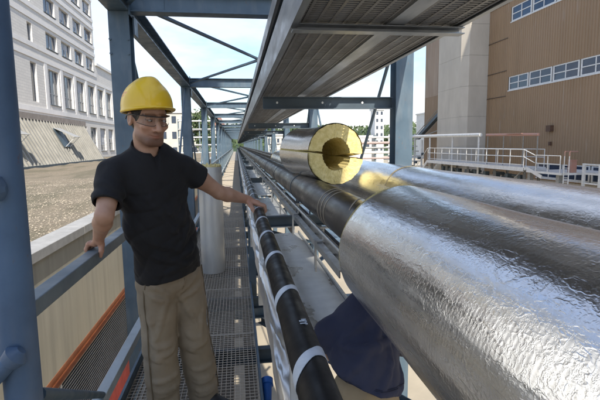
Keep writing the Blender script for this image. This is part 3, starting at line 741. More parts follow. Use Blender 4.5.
# ---------------------------------------------------------------- walkway
wk = thing('walkway', (-.3, 10, 0), 'steel grating walkway running straight along the bridge under the man in black', 'walkway')
WX0, WX1 = -.72, .10
def panel():
    m = MB(); L = 1.195
    n = 28
    for k in range(n):
        x = WX0 + (WX1-WX0)*k/(n-1); m.box(x-.0016,x+.0016,0,L,-.030,-.001)
    y = .02
    while y < L: m.box(WX0,WX1,y-.002,y+.002,-.003,.0005); y += .0365
    m.box(WX0,WX1,0,.004,-.03,0); m.box(WX0,WX1,L-.004,L,-.03,0)
    return m
p0 = panel().build('grating_panel', M['grate'], wk); base = p0.location.copy(); p0.location.y = base.y - 2.4
for k in range(1, 40):
    c = p0.copy(); COL.objects.link(c); c.parent = wk; c.location = p0.location + Vector((0,1.2*k,0))
q = MB(); q.box(WX1+.004,WX1+.02,-3,110,-.10,.015); q.box(WX0-.02,WX0-.004,-3,110,-.10,.06); q.build('edge_angle', M['steel'], wk)
far = MB(); far.box(WX0,WX1,45.7,110,-.03,-.002); far.build('far_grating', M['grate'], wk)
y = -2.6
while y < 70:
    part('cross_bearer', lambda: MB().beam((WX0,y,-.10),(.55,y,-.10),.06,.12,.008,'C'), M['dark_steel'], wk, y); y += 1.2
# flat ducts added under the grating, gapped so lit ground shows as a strip
ud = thing('light_gap_ducts', (-.3, 10, -.3), 'flat ducts added below the walkway grating, gapped to show lit ground as a strip', 'duct')
MB().box(-.75,-.07,-3,110,-.28,-.205).build('duct', M['duct'], ud); MB().box(.012,.10,-3,110,-.28,-.205).build('duct', M['duct'], ud)

# handrail
HX = -.70
hr = thing('handrail', (HX, 10, 0), 'blue grey square handrail on the left of the walkway, gripped by the man', 'handrail')
MB().box(HX-.03,HX+.03,1.0,100,.992,1.05).build('top_rail', M['steel_light'], hr, bevel=.004)
MB().beam((HX,.6,.31),(HX,100,.31),.055,.055,.008,'box').build('knee_rail', M['steel_pale'], hr, bevel=.003)
for k in range(30):
    y = 5.3 + 3*k
    part('post', lambda: MB().beam((HX,y,-.1),(HX,y,.99),.045,.045,.006,'box',(0,1,0)), M['steel_light'], hr, y)
gp = thing('guard_post', (-.47, 1.0, 0), 'round blue tube post with welded side tubes, close at the left edge of the view', 'post')
MB().tube((-.477,1.0,-.3),(-.474,1.0,3.2),.0365,28).build('tube', M['tube_blue'], gp, smooth=True)
for z, e in ((1.125, -.50), (1.47, .01)):
    q = MB(); q.path([(-.458,.963,z),(-.50,.955,z+e*.07),(-1.0,.955,z+e)], [.012,.020,.020], 14); b = q.build('side_tube', M['tube_blue'], gp, smooth=True)
    w_ = MB(); w_.path([(-.452,.957,z-e*.02),(-.462,.955,z),(-.476,.955,z+e*.027)], [.010,.025,.0205], 14); w_.build('weld', M['tube_blue'], b, smooth=True)
MB().tube((-.46,1.03,.995),(-.69,2.2,.335),.016,12).build('stay_bar', M['steel'], gp, smooth=True)

# ---------------------------------------------------------------- black tube with white tape on a foil-wrapped duct
BPX, BPZ, BPR = .12, 1.147, .0335
bp = thing('black_tube', (BPX, 5, BPZ), 'slim black tube with white tape rings under the man\'s hand', 'tube')
MB().tube((BPX,-2,BPZ),(BPX,100,BPZ),BPR,28).build('tube', M['black_rubber'], bp, smooth=True)
def ring(y, tilt=.10):
    m = MB(); n = 36; r = BPR+.0016; wd = .021
    v = []
    for k in range(n):
        t = 2*math.pi*k/n; c, s = math.cos(t), math.sin(t)
        yo = y + tilt*c*.35
        for rr, o in ((r-.001,-wd),(r,-wd),(r,wd),(r-.001,wd)): v.append((BPX+rr*c, yo+o*(.7+.3*abs(math.sin(t*1.5+1))), BPZ+rr*s))
    f = []
    for k in range(n):
        for j in range(3): f.append((k*4+j, k*4+j+1, ((k+1) % n)*4+j+1, ((k+1) % n)*4+j))
    return m.add(v, f)
r0 = ring(.75).build('tape_ring', M['tape_white'], bp, smooth=True)
y = .75
for k in range(1, 60):
    y += .385 + .03*rng.uniform(-1,1); c = r0.copy(); COL.objects.link(c); c.parent = bp; c.location = r0.location + Vector((0,y-.75,0))
q = MB()
for k in range(7):
    a = 1.25 + .07*(k % 3); yy = .885 + .012*(k//3); q.box(BPX+(BPR+.0006)*math.cos(a)-.006,BPX+(BPR+.0006)*math.cos(a)+.005,yy,yy+.004+.002*(k % 2),BPZ+BPR*math.sin(a)-.0005,BPZ+(BPR+.0012)*math.sin(a))
q.build('stamp', M['tape_white'], bp)
fs = thing('foil_strip', (.13, 5, .9), 'crumpled silver foil strip running below the black tube', 'foil strip')
nx, ny = 14, 420; v = []
for j in range(ny):
    y = -1 + (j/ny)**1.6*70
    for i in range(nx):
        t = i/(nx-1); x = .096 + .07*t; z = .905 - .02*abs(t-.5)
        if i == 0: z = .81; x = .099
        if i == nx-1: z = .81; x = .164
        v.append((x+.003*math.sin(y*13+i*.9)+rng.normal()*.0008, y, z+.005*math.sin(y*11+i*.8+2*math.sin(y*5))+rng.normal()*.0012))
MB().add(v, [(j*nx+i,j*nx+i+1,(j+1)*nx+i+1,(j+1)*nx+i) for j in range(ny-1) for i in range(nx-1)]).build('foil', M['foil_strip'], fs, smooth=True)
for k in range(40):
    y = 1 + 1.5*k
    part('bracket', lambda: MB().box(.10,.16,y-.02,y+.02,.64,.80).box(.11,.13,y-.01,y+.01,.801,1.118), M['zinc'], fs, y)

# cover plates, rails beside them
for k, (a, b) in enumerate(((2.86,6.25),(6.75,10.6),(11.2,16.6),(17.3,22.6),(23.3,28.6))):
    t = thing('duct_cover', (.56, a, .3), ['water stained galvanised cover plate lying nearest, beside the crouching worker', 'second galvanised cover plate, beyond the first dark cross channel', 'third galvanised cover plate along the bridge, past the standing foil shell',
              'fourth galvanised cover plate far along the bridge', 'farthest galvanised cover plate on the bridge'][k], 'cover plate', 'galvanised duct covers')
    q = MB(); q.box(.30,.83,a,b,.285,.30); q.box(.30,.304,a,b,.20,.284); q.box(.826,.83,a,b,.20,.284)
    q.build('plate', M['sheet'], t, bevel=.003)
    MB().box(.28,.30-.003,a,b,.12,.305).box(.833,.85,a,b,.12,.33).build('side_rail', M['zinc'], t)
cl_ = thing('cable_ladder', (.64, 5, .7), 'galvanised cable ladder rail between the cover plates and the dark pipe', 'cable ladder')
MB().beam((.625,2.62,.755),(.625,90,.755),.05,.05,.008,'C',(1,0,0)).build('side_rail', M['zinc'], cl_)
MB().beam((.70,2.62,.76),(.70,90,.76),.02,.07,.004,'box').build('side_rail', M['zinc'], cl_)
y = 2.75
for k in range(95):
    part('rung', lambda: MB().box(.65,.69,y,y+.03,.73,.745), M['zinc_dull'], cl_, y); y += .4
y = 3.4
for k in range(40):
    part('hanger', lambda: MB().box(.60,.65,y,y+.04,.785,.80).box(.585,.60,y,y+.04,.55,.80).tube((.655,y+.02,.79),(.655,y+.02,.90),.008,6).box(.61,.70,y-.01,y+.05,.895,.905), M['zinc'], cl_, y); y += 1.45
wt = thing('white_conduit', (.60, 5, .86), 'thin pale conduit running just below the dark bare pipe', 'conduit')
MB().tube((.60,2.4,.905),(.60,90,.905),.016,10).build('tube', M['zinc'], wt, smooth=True)

# ---------------------------------------------------------------- the two big pipes
P1X, P2X, PZ, PR, FR = .667, 1.285, 1.108, .134, .268
def cyl_y(x, z, r, y0, y1, n=64, ny=2, wob=0):
    v = []
    for j in range(ny):
        y = y0 + (y1-y0)*j/(ny-1)
        for k in range(n):
            t = 2*math.pi*k/n
            d = wob*(math.sin(t*3+y*2.1)+.6*math.sin(t*5-y*3.7+1)+.5*math.sin(t*2+y*7.3)+.35*math.sin(t*9+y*11.0)) if wob else 0
            v.append((x+(r+d)*math.cos(t), y, z+(r+d)*math.sin(t)))
    return v, [(j*n+(k+1) % n, j*n+k, (j+1)*n+k, (j+1)*n+(k+1) % n) for j in range(ny-1) for k in range(n)]
dp = thing('dark_pipe', (P1X, 5, PZ), 'bare dark steel pipe running from the foil sleeve toward the far end of the bridge', 'pipe')
MB().add(*cyl_y(P1X,PZ,PR,-4,110,64)).build('tube', M['dark_pipe'], dp, smooth=True)
def strap(y, wd, r=.0025, tilt=0, pr=PR, px=P1X, a0=0, a1=2*math.pi):
    n = 48; v = []
    for k in range(n+1):
        t = a0 + (a1-a0)*k/n; yo = y + tilt*math.cos(t)
        for rr, o in ((pr+.0004,-wd),(pr+r,-wd),(pr+r,wd),(pr+.0004,wd)): v.append((px+rr*math.cos(t), yo+o, PZ+rr*math.sin(t)))
    return MB().add(v, [(k*4+j,k*4+j+1,(k+1)*4+j+1,(k+1)*4+j) for k in range(n) for j in range(3)])
for y, tl in ((2.82,.05),(2.93,.06),(3.02,.045)): strap(y, .009, .002, tl).build('tape_band', M['tape_tan'], dp, smooth=True)
strap(2.42, .011, .0015, .22, a0=1.35, a1=2.35).build('tape_band', M['tape_tan'], dp, smooth=True)
for y in (4.55, 6.6, 8.7, 11.3, 14, 17, 20.2, 24): strap(y, .016, .004).build('clamp_ring', M['dark_steel'], dp, smooth=True)
for y in [5 + 6*k for k in range(12)]:
    part('pipe_shoe', lambda: MB().box(P1X-.05,P1X+.05,y-.1,y+.1,.752,.762).box(P1X-.008,P1X+.008,y-.1,y+.1,.763,.985), M['dark_steel'], dp, y)
dp2 = thing('second_dark_pipe', (P2X, 20, PZ), 'second bare dark pipe beyond the far end of the long foil sleeve', 'pipe')
MB().add(*cyl_y(P2X,PZ,PR,-4,110,48)).build('tube', M['dark_pipe'], dp2, smooth=True)
def sleeve(name, x, y0, y1, label, ny):
    t = thing(name, (x,(y0+y1)/2,PZ), label, 'insulated pipe')
    v, f = cyl_y(x, PZ, FR, y0, y1, 160, ny, .0016)
    MB().add(v, f).build('foil_jacket', M['foil'], t, smooth=True)
    for y, s in ((y0, -1), (y1, 1)):
        q = MB(); n = 64; vv = []
        for rr, o in ((FR+.001,0),(FR-.012,.004*s),(PR+.002,.002*s)):
            for k in range(n): a = 2*math.pi*k/n; vv.append((x+rr*math.cos(a), y+o, PZ+rr*math.sin(a)))
        q.add(vv, [(j*n+k,j*n+(k+1) % n,(j+1)*n+(k+1) % n,(j+1)*n+k) for j in range(2) for k in range(n)]); q.build('wool_end', M['wool'], t)
    return t
s1 = sleeve('foil_sleeve', P1X, -4, 1.745, 'big crinkled silver foil insulation sleeve filling the lower right foreground', 500)
s2 = sleeve('foil_sleeve', P2X, -4, 13.6, 'long silver foil insulation sleeve on the second pipe behind the foreground sleeve', 700)
# butt joint in the second sleeve where wool shows
n = 90; v = []
for k in range(n+1):
    t = 1.45 + 1.15*k/n
    for o in (-1, 0, 1):
        ww = (.003 + .010*abs(math.sin(k*.7)) + .008*rng.random())*o; rr = FR + (.0055 if o == 0 else .002)
        v.append((P2X+rr*math.cos(t), 3.18+.03*math.sin(t*4)+ww+.12*(1.6-t)*.3, PZ+rr*math.sin(t)))
MB().add(v, [(k*3+j,k*3+j+1,(k+1)*3+j+1,(k+1)*3+j) for k in range(n) for j in range(2)]).build('open_joint', M['old_wool'], s2)
for y in (-.9, 1.1, 5.4, 7.6, 9.8, 11.9):
    tb = MB()
    for k in range(96):
        a0, a1 = 2*math.pi*k/96, 2*math.pi*(k+1)/96; r = FR+.0042
        tb.add([(P2X+rr*math.cos(a),yy,PZ+rr*math.sin(a)) for a in (a0,a1) for yy, rr in ((y-.038,FR-.003),(y-.035,r),(y+.035,r),(y+.038,FR-.003))], [(0,4,5,1),(1,5,6,2),(2,6,7,3)])
    tb.build('foil_tape', M['foil_smooth'], s2, smooth=True)

# ---------------------------------------------------------------- loose insulation shell lying on the pipes
SHR, SHI, SHL = .25, .128, 1.12
ins = thing('insulation_shell', (.862, 3.88, 1.452), 'loose two part yellow mineral wool pipe shell with silver jacket lying on the pipes', 'pipe insulation')
def half(sgn):
    """half ring with a stepped joint, profile in XZ, along +Y"""
    gap = .007
    n = 96; out, inn = [], []
    mid = (SHR+SHI)/2; st = .022
    # joint heights: left side steps one way, right side the other
    def pr(r, ang, off): return (r*math.cos(ang), r*math.sin(ang)+off)
    off = sgn*gap
    pts = []
    for k in range(n+1): a = math.pi*k/n*sgn; pts.append(pr(SHR-.003+.002*math.sin(k*.55)+.001*math.sin(k*1.7)+.003*rng.normal()*0, a, off))
    s_ = st*.5
    pts.append((-mid, off + s_)); pts.append((-mid, off - s_*sgn*sgn))
    for k in range(n, -1, -1): a = math.pi*k/n*sgn; pts.append(pr(SHI + .003*math.sin(k*.16+sgn) + .002*math.sin(k*.83), a, off))
    pts.append((mid, off - s_)); pts.append((mid, off + s_))
    return pts
for sgn, nm in ((1, 'upper'), (-1, 'lower')):
    pts = half(sgn); n = len(pts); v = []; L = ny = 24
    for j in range(ny):
        y = SHL*j/(ny-1)
        for (x, z) in pts: v.append((x, y + (.006*rng.normal() if j in (0, ny-1) else 0) + (.018*sgn if j == 0 else 0), z))
    f = [(j*n+k, j*n+(k+1) % n, (j+1)*n+(k+1) % n, (j+1)*n+k) for j in range(ny-1) for k in range(n)]
    def tilt(q):                                   # the upper half sits tilted, open toward the right at the near end
        x, y, z = q; w = max(0, 1-max(0, y)/(SHL*.36)); a = R_(4.0)*w; z -= .0115*(1-w); return (-SHR + (x+SHR)*math.cos(a) - z*math.sin(a), y, (x+SHR)*math.sin(a) + z*math.cos(a))
    if sgn > 0:
        v = [tilt(q) for q in v]
    if sgn < 0: f = [q[::-1] for q in f]
    # end faces as strips between outer and inner arc
    m = MB(); m.add(v, f)
    for j, fl in ((0, 0), (ny-1, 1)):
        # subdivided annulus so that the face can be rough
        na = 96; rows = 12; vv = []
        for k in range(na+1):
            for i in range(rows):
                t = i/(rows-1); o = pts[k]; q = pts[len(pts)-3-k]
                x = o[0]*(1-t)+q[0]*t; z = o[1]*(1-t)+q[1]*t; y = (0 if j == 0 else SHL) + (.018*sgn if j == 0 else 0) + rng.normal()*.0018*(-1 if j == 0 else 1) - (.004 if j == 0 else -.004)
                vv.append((x,y,z))
        ff = [(k*rows+i,k*rows+i+1,(k+1)*rows+i+1,(k+1)*rows+i) for k in range(na) for i in range(rows-1)]
        m.add([tilt(q) for q in vv] if sgn > 0 else vv, ff)
    o = m.build('half_shell', M['wool'], None, smooth=True); o.parent = ins
    v = []; n = 41
    for j in range(30):
        y = .012 + (SHL-.022)*j/29
        for k in range(n):
            e0 = .02; a = (e0 + (math.pi*.99-e0)*k/(n-1))*sgn; r = SHR + .0055 + .0014*math.sin(a*4+y*5) + (.006 if a > 0 and sgn < 0 else 0)
            v.append((r*math.cos(a), y, r*math.sin(a)+sgn*.007))
    if sgn > 0: v = [tilt(q) for q in v]
    jk = MB().add(v, [(j*n+k,j*n+k+1,(j+1)*n+k+1,(j+1)*n+k) for j in range(29) for k in range(n-1)]).build('jacket', M['foil_smooth'], None, smooth=True); jk.parent = o
ins.rotation_euler = (R_(1.0), R_(8), R_(7.5))

# standing shells beside the walkway
def standing(x, y, r, h, label, rot, half_=False):
    t = thing('standing_shell', (x, y, 0), label, 'pipe insulation')
    n = 40; a0, a1 = (0, 2*math.pi) if not half_ else (rot, rot+math.pi*1.15)
    v = []; ny = 14
    for j in range(ny):
        z = .004 + h*j/(ny-1)
        for k in range(n+1):
            a = a0 + (a1-a0)*k/n; rr = r + .0012*math.sin(a*2+z*3); v.append((x+rr*math.cos(a), y+rr*math.sin(a), z))
    MB().add(v, [(j*(n+1)+k,j*(n+1)+k+1,(j+1)*(n+1)+k+1,(j+1)*(n+1)+k) for j in range(ny-1) for k in range(n)]).build('jacket', M['foil_dull'], t, smooth=True)
    v = []
    for rr, z in ((r-.009, .004), (r-.007, h+.012), (r*.8, h+.03), (r*.5, h+.015), (r*.48, .004)):
        for k in range(n+1): a = a0 + (a1-a0)*k/n; v.append((x+rr*math.cos(a), y+rr*math.sin(a), z+(.012*rng.normal() if z > 1 else 0)))
    MB().add(v, [(j*(n+1)+k,j*(n+1)+k+1,(j+1)*(n+1)+k+1,(j+1)*(n+1)+k) for j in range(4) for k in range(n)]).build('wool', M['wool'], t)
standing(-.325, 5.52, .142, 1.29, 'pale grey jacketed wool shell standing upright on the walkway behind the man', 0)

# ---------------------------------------------------------------- overhead cable tray
ct = thing('cable_tray', (.66, 5, 2.1), 'perforated overhead cable tray seen from below, running along the bridge', 'cable tray')
TZ = 2.10
def tray_panel():
    m = MB(); L = 2.99
    for x0, x1 in ((.29,.705),(.775,1.035)):
        y = 0
        while y < L: m.box(x0,x1,y,y+.0135,TZ,TZ+.004); y += .0272
        k = 0; x = x0 + .02
        while x < x1: m.box(x,x+.013,0,L,TZ-.002,TZ+.001 if k % 2 else TZ+.0035); x += .062; k += 1
        m.box(x0,x0+.012,0,L,TZ-.004,TZ+.006); m.box(x1-.012,x1,0,L,TZ-.004,TZ+.006)
    return m
tp = tray_panel().build('tray_panel', M['tray'], ct); tp.location.y -= 5.0 + 1.0 - 0
tp.location = Vector((tp.location.x, -5 - 1.0, tp.location.z))
for k in range(1, 26):
    c = tp.copy(); COL.objects.link(c); c.parent = ct; c.location = tp.location + Vector((0,3*k,0))
far = MB(); far.box(.29,1.035,77,115,TZ,TZ+.01); far.build('far_panel', M['tray'], ct)
MB().beam((.272,-3,TZ+.075),(.272,115,TZ+.075),.03,.20,.004,'C').build('side_rail', M['tray_side'], ct)
MB().beam((1.05,115,TZ+.04),(1.05,-3,TZ+.04),.025,.11,.004,'C').build('side_rail', M['tray_side'], ct)
MB().box(.70,.78,-3,115,TZ-.012,TZ-.004).build('joint_strip', M['tray_side'], ct)
for y in (-.9, 2.08): MB().beam((.262,y,TZ-.032),(1.07,y,TZ-.032),.06,.03,.004,'C').build('cross_strip', M['tray_side'], ct)
for k in range(14):
    x = .32 + .052*k + .01*rng.random(); r = .012 + .012*rng.random()
    pts = [(x+.012*math.sin(j*.9+k*2)+rng.normal()*.003, -3+1.2*j, TZ+.03+r+.02*(k % 3)) for j in range(98)]
    o = MB().path(pts, r, 6).build('power_cable', M['cable'], None, smooth=True)
    tag(o, 'black power cables lying side by side in the overhead cable tray', 'cable', 'cables in the overhead tray')
ut = thing('darkening_tray', (.7, 5, 2.5), 'solid dark level added above the perforated tray to darken its slats', 'cable tray')
MB().box(.31,1.03,-3,115,2.50,2.53).build('tray_panel', M['dark_steel'], ut); MB().box(.285,.308,-3,115,2.47,2.58).box(1.032,1.05,-3,115,2.47,2.58).build('side_rail', M['tray_side'], ut)  # solid sheet added to block the sky behind the slats

# blue plug on cable, near the walkway edge
pg = thing('blue_plug', (.17, 2.9, -.1), 'blue plug with a black cable hanging in the gap beside the walkway', 'plug')
MB().tube((.150,2.72,-.12),(.158,2.86,-.06),.028,12,.034).tube((.158,2.86,-.06),(.16,2.90,-.04),.042,12).tube((.149,2.70,-.13),(.150,2.72,-.12),.018,12).build('body', M['blue_plastic'], pg, smooth=True)
MB().path([(.149,2.70,-.13),(.16,2.62,-.20),(.175,2.55,-.36),(.17,2.6,-.7),(.16,2.9,-1.4)], .008, 8).build('cable', M['cable'], pg, smooth=True)

# ---------------------------------------------------------------- people: bodies as one smooth surface each
class Field:
    def __init__(s, lo, hi, h):
        s.h = h; s.lo = np.array(lo, float); n = np.ceil((np.array(hi)-s.lo)/h).astype(int)+1
        s.n = n; s.ax = [(s.lo[i] + h*np.arange(n[i])).astype(np.float32) for i in range(3)]
        s.F = np.full(tuple(n), .2, np.float32)
    def like(s):
        g = Field.__new__(Field); g.h = s.h; g.lo = s.lo; g.n = s.n; g.ax = s.ax; g.F = np.full(s.F.shape, .2, np.float32); return g
    def sl(s, lo, hi, m):
        r = []
        for i in range(3):
            a = int(max(0, math.floor((lo[i]-m-s.lo[i])/s.h))); b = int(min(s.n[i], math.ceil((hi[i]+m-s.lo[i])/s.h)+1))
            if b <= a: return None
            r.append(slice(a, b))
        return tuple(r)
    def pts(s, q): return np.meshgrid(*[s.ax[i][q[i]] for i in range(3)], indexing='ij', sparse=True)
    def put(s, q, d, k, op):
        f = s.F[q]
        if op == 'sub': d = -d
        if op in ('sub', 'int'): 
            if k <= 0: s.F[q] = np.maximum(f, d)
            else:
                h = np.clip(.5-.5*(d-f)/k, 0, 1); s.F[q] = d*(1-h)+f*h + k*h*(1-h)
        else:
            if k <= 0: s.F[q] = np.minimum(f, d)
            else:
                h = np.clip(.5+.5*(f-d)/k, 0, 1); s.F[q] = f*(1-h)+d*h - k*h*(1-h)
    def cap(s, a, b, r1, r2=None, k=.02, op='add'):
        a = np.array(a, float); b = np.array(b, float); r2 = r1 if r2 is None else r2; R = max(r1, r2)
        q = s.sl(np.minimum(a,b)-R, np.maximum(a,b)+R, max(k, .012)+.05)
        if q is None: return s
        X, Y, Z = s.pts(q); d = b-a; L = float(d@d) or 1e-9
        t = np.clip(((X-a[0])*d[0]+(Y-a[1])*d[1]+(Z-a[2])*d[2])/L, 0, 1)
        D = np.sqrt((X-a[0]-t*d[0])**2+(Y-a[1]-t*d[1])**2+(Z-a[2]-t*d[2])**2) - (r1+(r2-r1)*t)
        s.put(q, D.astype(np.float32), k, op); return s
    def chain(s, pts, rs, k=.02):
        for i in range(len(pts)-1): s.cap(pts[i], pts[i+1], rs[i], rs[i+1], k)
        return s
    def ell(s, c, r, ax=None, k=.02, op='add'):
        """ellipsoid with radii r along the rows of ax"""
        c = np.array(c, float); ax = np.eye(3) if ax is None else np.array(ax, float); R = max(r)
        q = s.sl(c-R, c+R, max(k, .012)+.05)
        if q is None: return s
        X, Y, Z = s.pts(q); X = X-c[0]; Y = Y-c[1]; Z = Z-c[2]
        k0 = 0; k1 = 0
        for i in range(3):
            p = X*ax[i][0]+Y*ax[i][1]+Z*ax[i][2]; k0 = k0+(p/r[i])**2; k1 = k1+(p/r[i]**2)**2
        k0 = np.sqrt(k0); k1 = np.sqrt(k1)+1e-6
        s.put(q, (k0*(k0-1)/k1).astype(np.float32), k, op); return s
    def plane(s, p, n, k=0, box=None):
        """keep the side n points away from; box limits where the cut applies"""
        n = np.array(n, float); n /= np.linalg.norm(n)
        q = s.sl(box[0], box[1], 0) if box else tuple(slice(0, m) for m in s.n)
        X, Y, Z = s.pts(q)
        s.put(q, ((X-p[0])*n[0]+(Y-p[1])*n[1]+(Z-p[2])*n[2]).astype(np.float32), k, 'int'); return s
    def wrinkle(s, fn):
        m = np.abs(s.F) < .035
        i = np.nonzero(m); s.F[i] += fn(s.ax[0][i[0]], s.ax[1][i[1]], s.ax[2][i[2]]).astype(np.float32); return s
    def mesh(s, name, mat, parent, tint=None, min_island=None):
        F = s.F; neg = F < 0; n0, n1, n2 = F.shape
        cnt = np.zeros((n0-1,n1-1,n2-1), np.int8)
        offs = [(i,j,k) for i in (0,1) for j in (0,1) for k in (0,1)]
        for i,j,k in offs: cnt += neg[i:n0-1+i, j:n1-1+j, k:n2-1+k]
        act = (cnt > 0) & (cnt < 8); I = np.argwhere(act)
        idx = np.full(act.shape, -1, np.int32); idx[act] = np.arange(len(I))
        acc = np.zeros((len(I),3)); num = np.zeros(len(I))
        for a in offs:
            for d in range(3):
                if a[d]: continue
                b = list(a); b[d] = 1
                f0 = F[I[:,0]+a[0], I[:,1]+a[1], I[:,2]+a[2]].astype(float); f1 = F[I[:,0]+b[0], I[:,1]+b[1], I[:,2]+b[2]].astype(float)
                c = (f0 < 0) != (f1 < 0); t = np.where(c, f0/np.where(c, f0-f1, 1), 0)
                for e in range(3): acc[:,e] += np.where(c, a[e] + (t if e == d else 0), 0)
                num += c
        V = s.lo + (I + acc/num[:,None])*s.h
        fs = []
        for d in range(3):
            u, w = (d+1) % 3, (d+2) % 3
            sa = [slice(None)]*3; sb = [slice(None)]*3; sa[d] = slice(0,-1); sb[d] = slice(1,None)
            A = neg[tuple(sa)]; B = neg[tuple(sb)]; E = np.argwhere(A != B)
            E = E[(E[:,u] > 0) & (E[:,w] > 0) & (E[:,u] < F.shape[u]-1) & (E[:,w] < F.shape[w]-1)]
            fl = A[E[:,0],E[:,1],E[:,2]]
            def g(du, dw):
                q = E.copy(); q[:,u] += du; q[:,w] += dw; return idx[q[:,0],q[:,1],q[:,2]]
            Q = np.stack([g(-1,-1), g(0,-1), g(0,0), g(-1,0)], 1)
            Q[~fl] = Q[~fl][:, ::-1]; fs.append(Q)
        Q = np.concatenate(fs); Q = Q[(Q >= 0).all(1)]
        # light smoothing along edges
        for it in range(3):
            S_ = np.zeros_like(V); C_ = np.zeros(len(V))
            for a, b in ((0,1),(1,2),(2,3),(3,0)):
                np.add.at(S_, Q[:,a], V[Q[:,b]]); np.add.at(C_, Q[:,a], 1); np.add.at(S_, Q[:,b], V[Q[:,a]]); np.add.at(C_, Q[:,b], 1)
            V = V*.6 + .4*S_/np.maximum(C_,1)[:,None]
        off = np.array(WL(parent)); me = bpy.data.meshes.new(name)
        me.vertices.add(len(V)); me.vertices.foreach_set('co', (V-off).astype(np.float32).ravel())
        me.loops.add(Q.size); me.loops.foreach_set('vertex_index', Q.astype(np.int32).ravel())
        me.polygons.add(len(Q)); me.polygons.foreach_set('loop_start', np.arange(0, Q.size, 4, dtype=np.int32)); 
        me.update(calc_edges=True); me.validate()
        me.polygons.foreach_set('use_smooth', [True]*len(me.polygons)); me.materials.append(mat)
        if tint is not None:
            ca = me.color_attributes.new('tint', 'FLOAT_COLOR', 'POINT'); c = np.ones((len(V),4), np.float32); c[:,:3] = tint(V); ca.data.foreach_set('color', c.ravel())
        o = bpy.data.objects.new(name, me); COL.objects.link(o); o.parent = parent
        return o

M['khaki_dark'] = cloth('khaki_seam', (.16,.125,.08), (.12,.095,.06))
# ---- the man in black
HO = np.array((-.412, 2.255, 1.682)); hs_ = 1.05
hf = np.array((.56, -.80, -.20)); hf /= np.linalg.norm(hf)
hl_ = np.cross((0,0,1), hf); hl_ /= np.linalg.norm(hl_); hu = np.cross(hf, hl_)
AX = np.array((hl_, hf, hu))                       # local axes: his left, forward, up
def hp(l, f, u): return HO + hs_*(l*hl_ + f*hf + u*hu)
sf = np.array((.66,-.75,0)); sf /= np.linalg.norm(sf); slf = np.array((-sf[1], sf[0], 0))   # chest forward, his left
TAX = np.array((slf, sf, (0,0,1)))
CH = np.array((-.425, 2.35, 1.36)); PEL = np.array((-.385, 2.47, .86)); NK = np.array((-.435, 2.31, 1.515))
RS = np.array((-.583, 2.235, 1.425)); RE = np.array((-.590, 2.075, 1.245)); RW = np.array((-.668, 2.235, 1.112))
LS = np.array((-.270, 2.455, 1.425)); LE = np.array((-.105, 2.575, 1.285)); LW = np.array((.055, 2.715, 1.222))

def limb_fingers(f):
    # right hand over the square rail
    kn = [np.array((-.693+.001*i, 2.262+.0215*i, 1.079)) for i in range(4)]
    for i, (k0, ln) in enumerate(zip(kn, (.95,1.05,1.0,.82))):
        f.cap(RW+np.array((0,.0,-.004)), k0, .019, .0125, .012)
        a = k0 + np.array((-.034*ln, .002*i-.004, .003)); b = a + np.array((-.012, .003, -.027*ln)); c = b + np.array((.004, .002, -.018*ln))
        f.chain([k0, a, b, c], [.0118, .0102, .0095, .0078], .004)
    f.ell((-.682, 2.268, 1.092), (.026,.036,.015), None, .012)
    f.chain([RW+np.array((.008,-.012,-.008)), (-.657,2.235,1.082), (-.655,2.222,1.055), (-.660,2.222,1.028)], [.017,.0145,.0115,.009], .008)
    # left hand over the black tube
    kn = [np.array((.125, 2.688+.021*i, 1.1925)) for i in range(4)]
    for i, (k0, ln) in enumerate(zip(kn, (.95,1.05,1.0,.82))):
        f.cap(LW, k0, .019, .0125, .012)
        a = k0 + np.array((.032*ln, .0, -.010)); b = a + np.array((.006, -.001, -.028*ln)); c = b + np.array((-.012, 0, -.018*ln))
        f.chain([k0, a, b, c], [.0118, .0102, .0095, .0078], .004)
    f.ell((.10, 2.72, 1.204), (.030,.036,.014), None, .012)
    f.chain([LW+np.array((.0,-.012,-.004)), (.073,2.672,1.192), (.085,2.640,1.172), (.094,2.618,1.155)], [.016,.0135,.0112,.009], .008)

pm_ = thing('person', (-.33, 2.53, 0), 'man in black polo shirt, khaki trousers and yellow hard hat leaning on rail and tube', 'person')
f = Field((-.80,1.95,.93), (.22,2.95,1.90), .0032)
# torso under the shirt and neck
f.ell(CH, (.13,.06,.13), TAX, .02)
f.cap(NK+np.array((0,.01,-.04)), hp(-.004,-.022,-.085), .060, .055, .02)
f.cap(NK+np.array((0,0,-.05)), RS, .045, .045, .02); f.cap(NK+np.array((0,0,-.05)), LS, .045, .045, .02)
# arms
for Sx, Ex, Wx in ((RS,RE,RW), (LS,LE,LW)):
    m = Ex + (Wx-Ex)*.28
    f.chain([Sx, Sx+(Ex-Sx)*.45, Ex, m, Wx], [.056,.049,.039,.0415,.0255], .015)
limb_fingers(f)
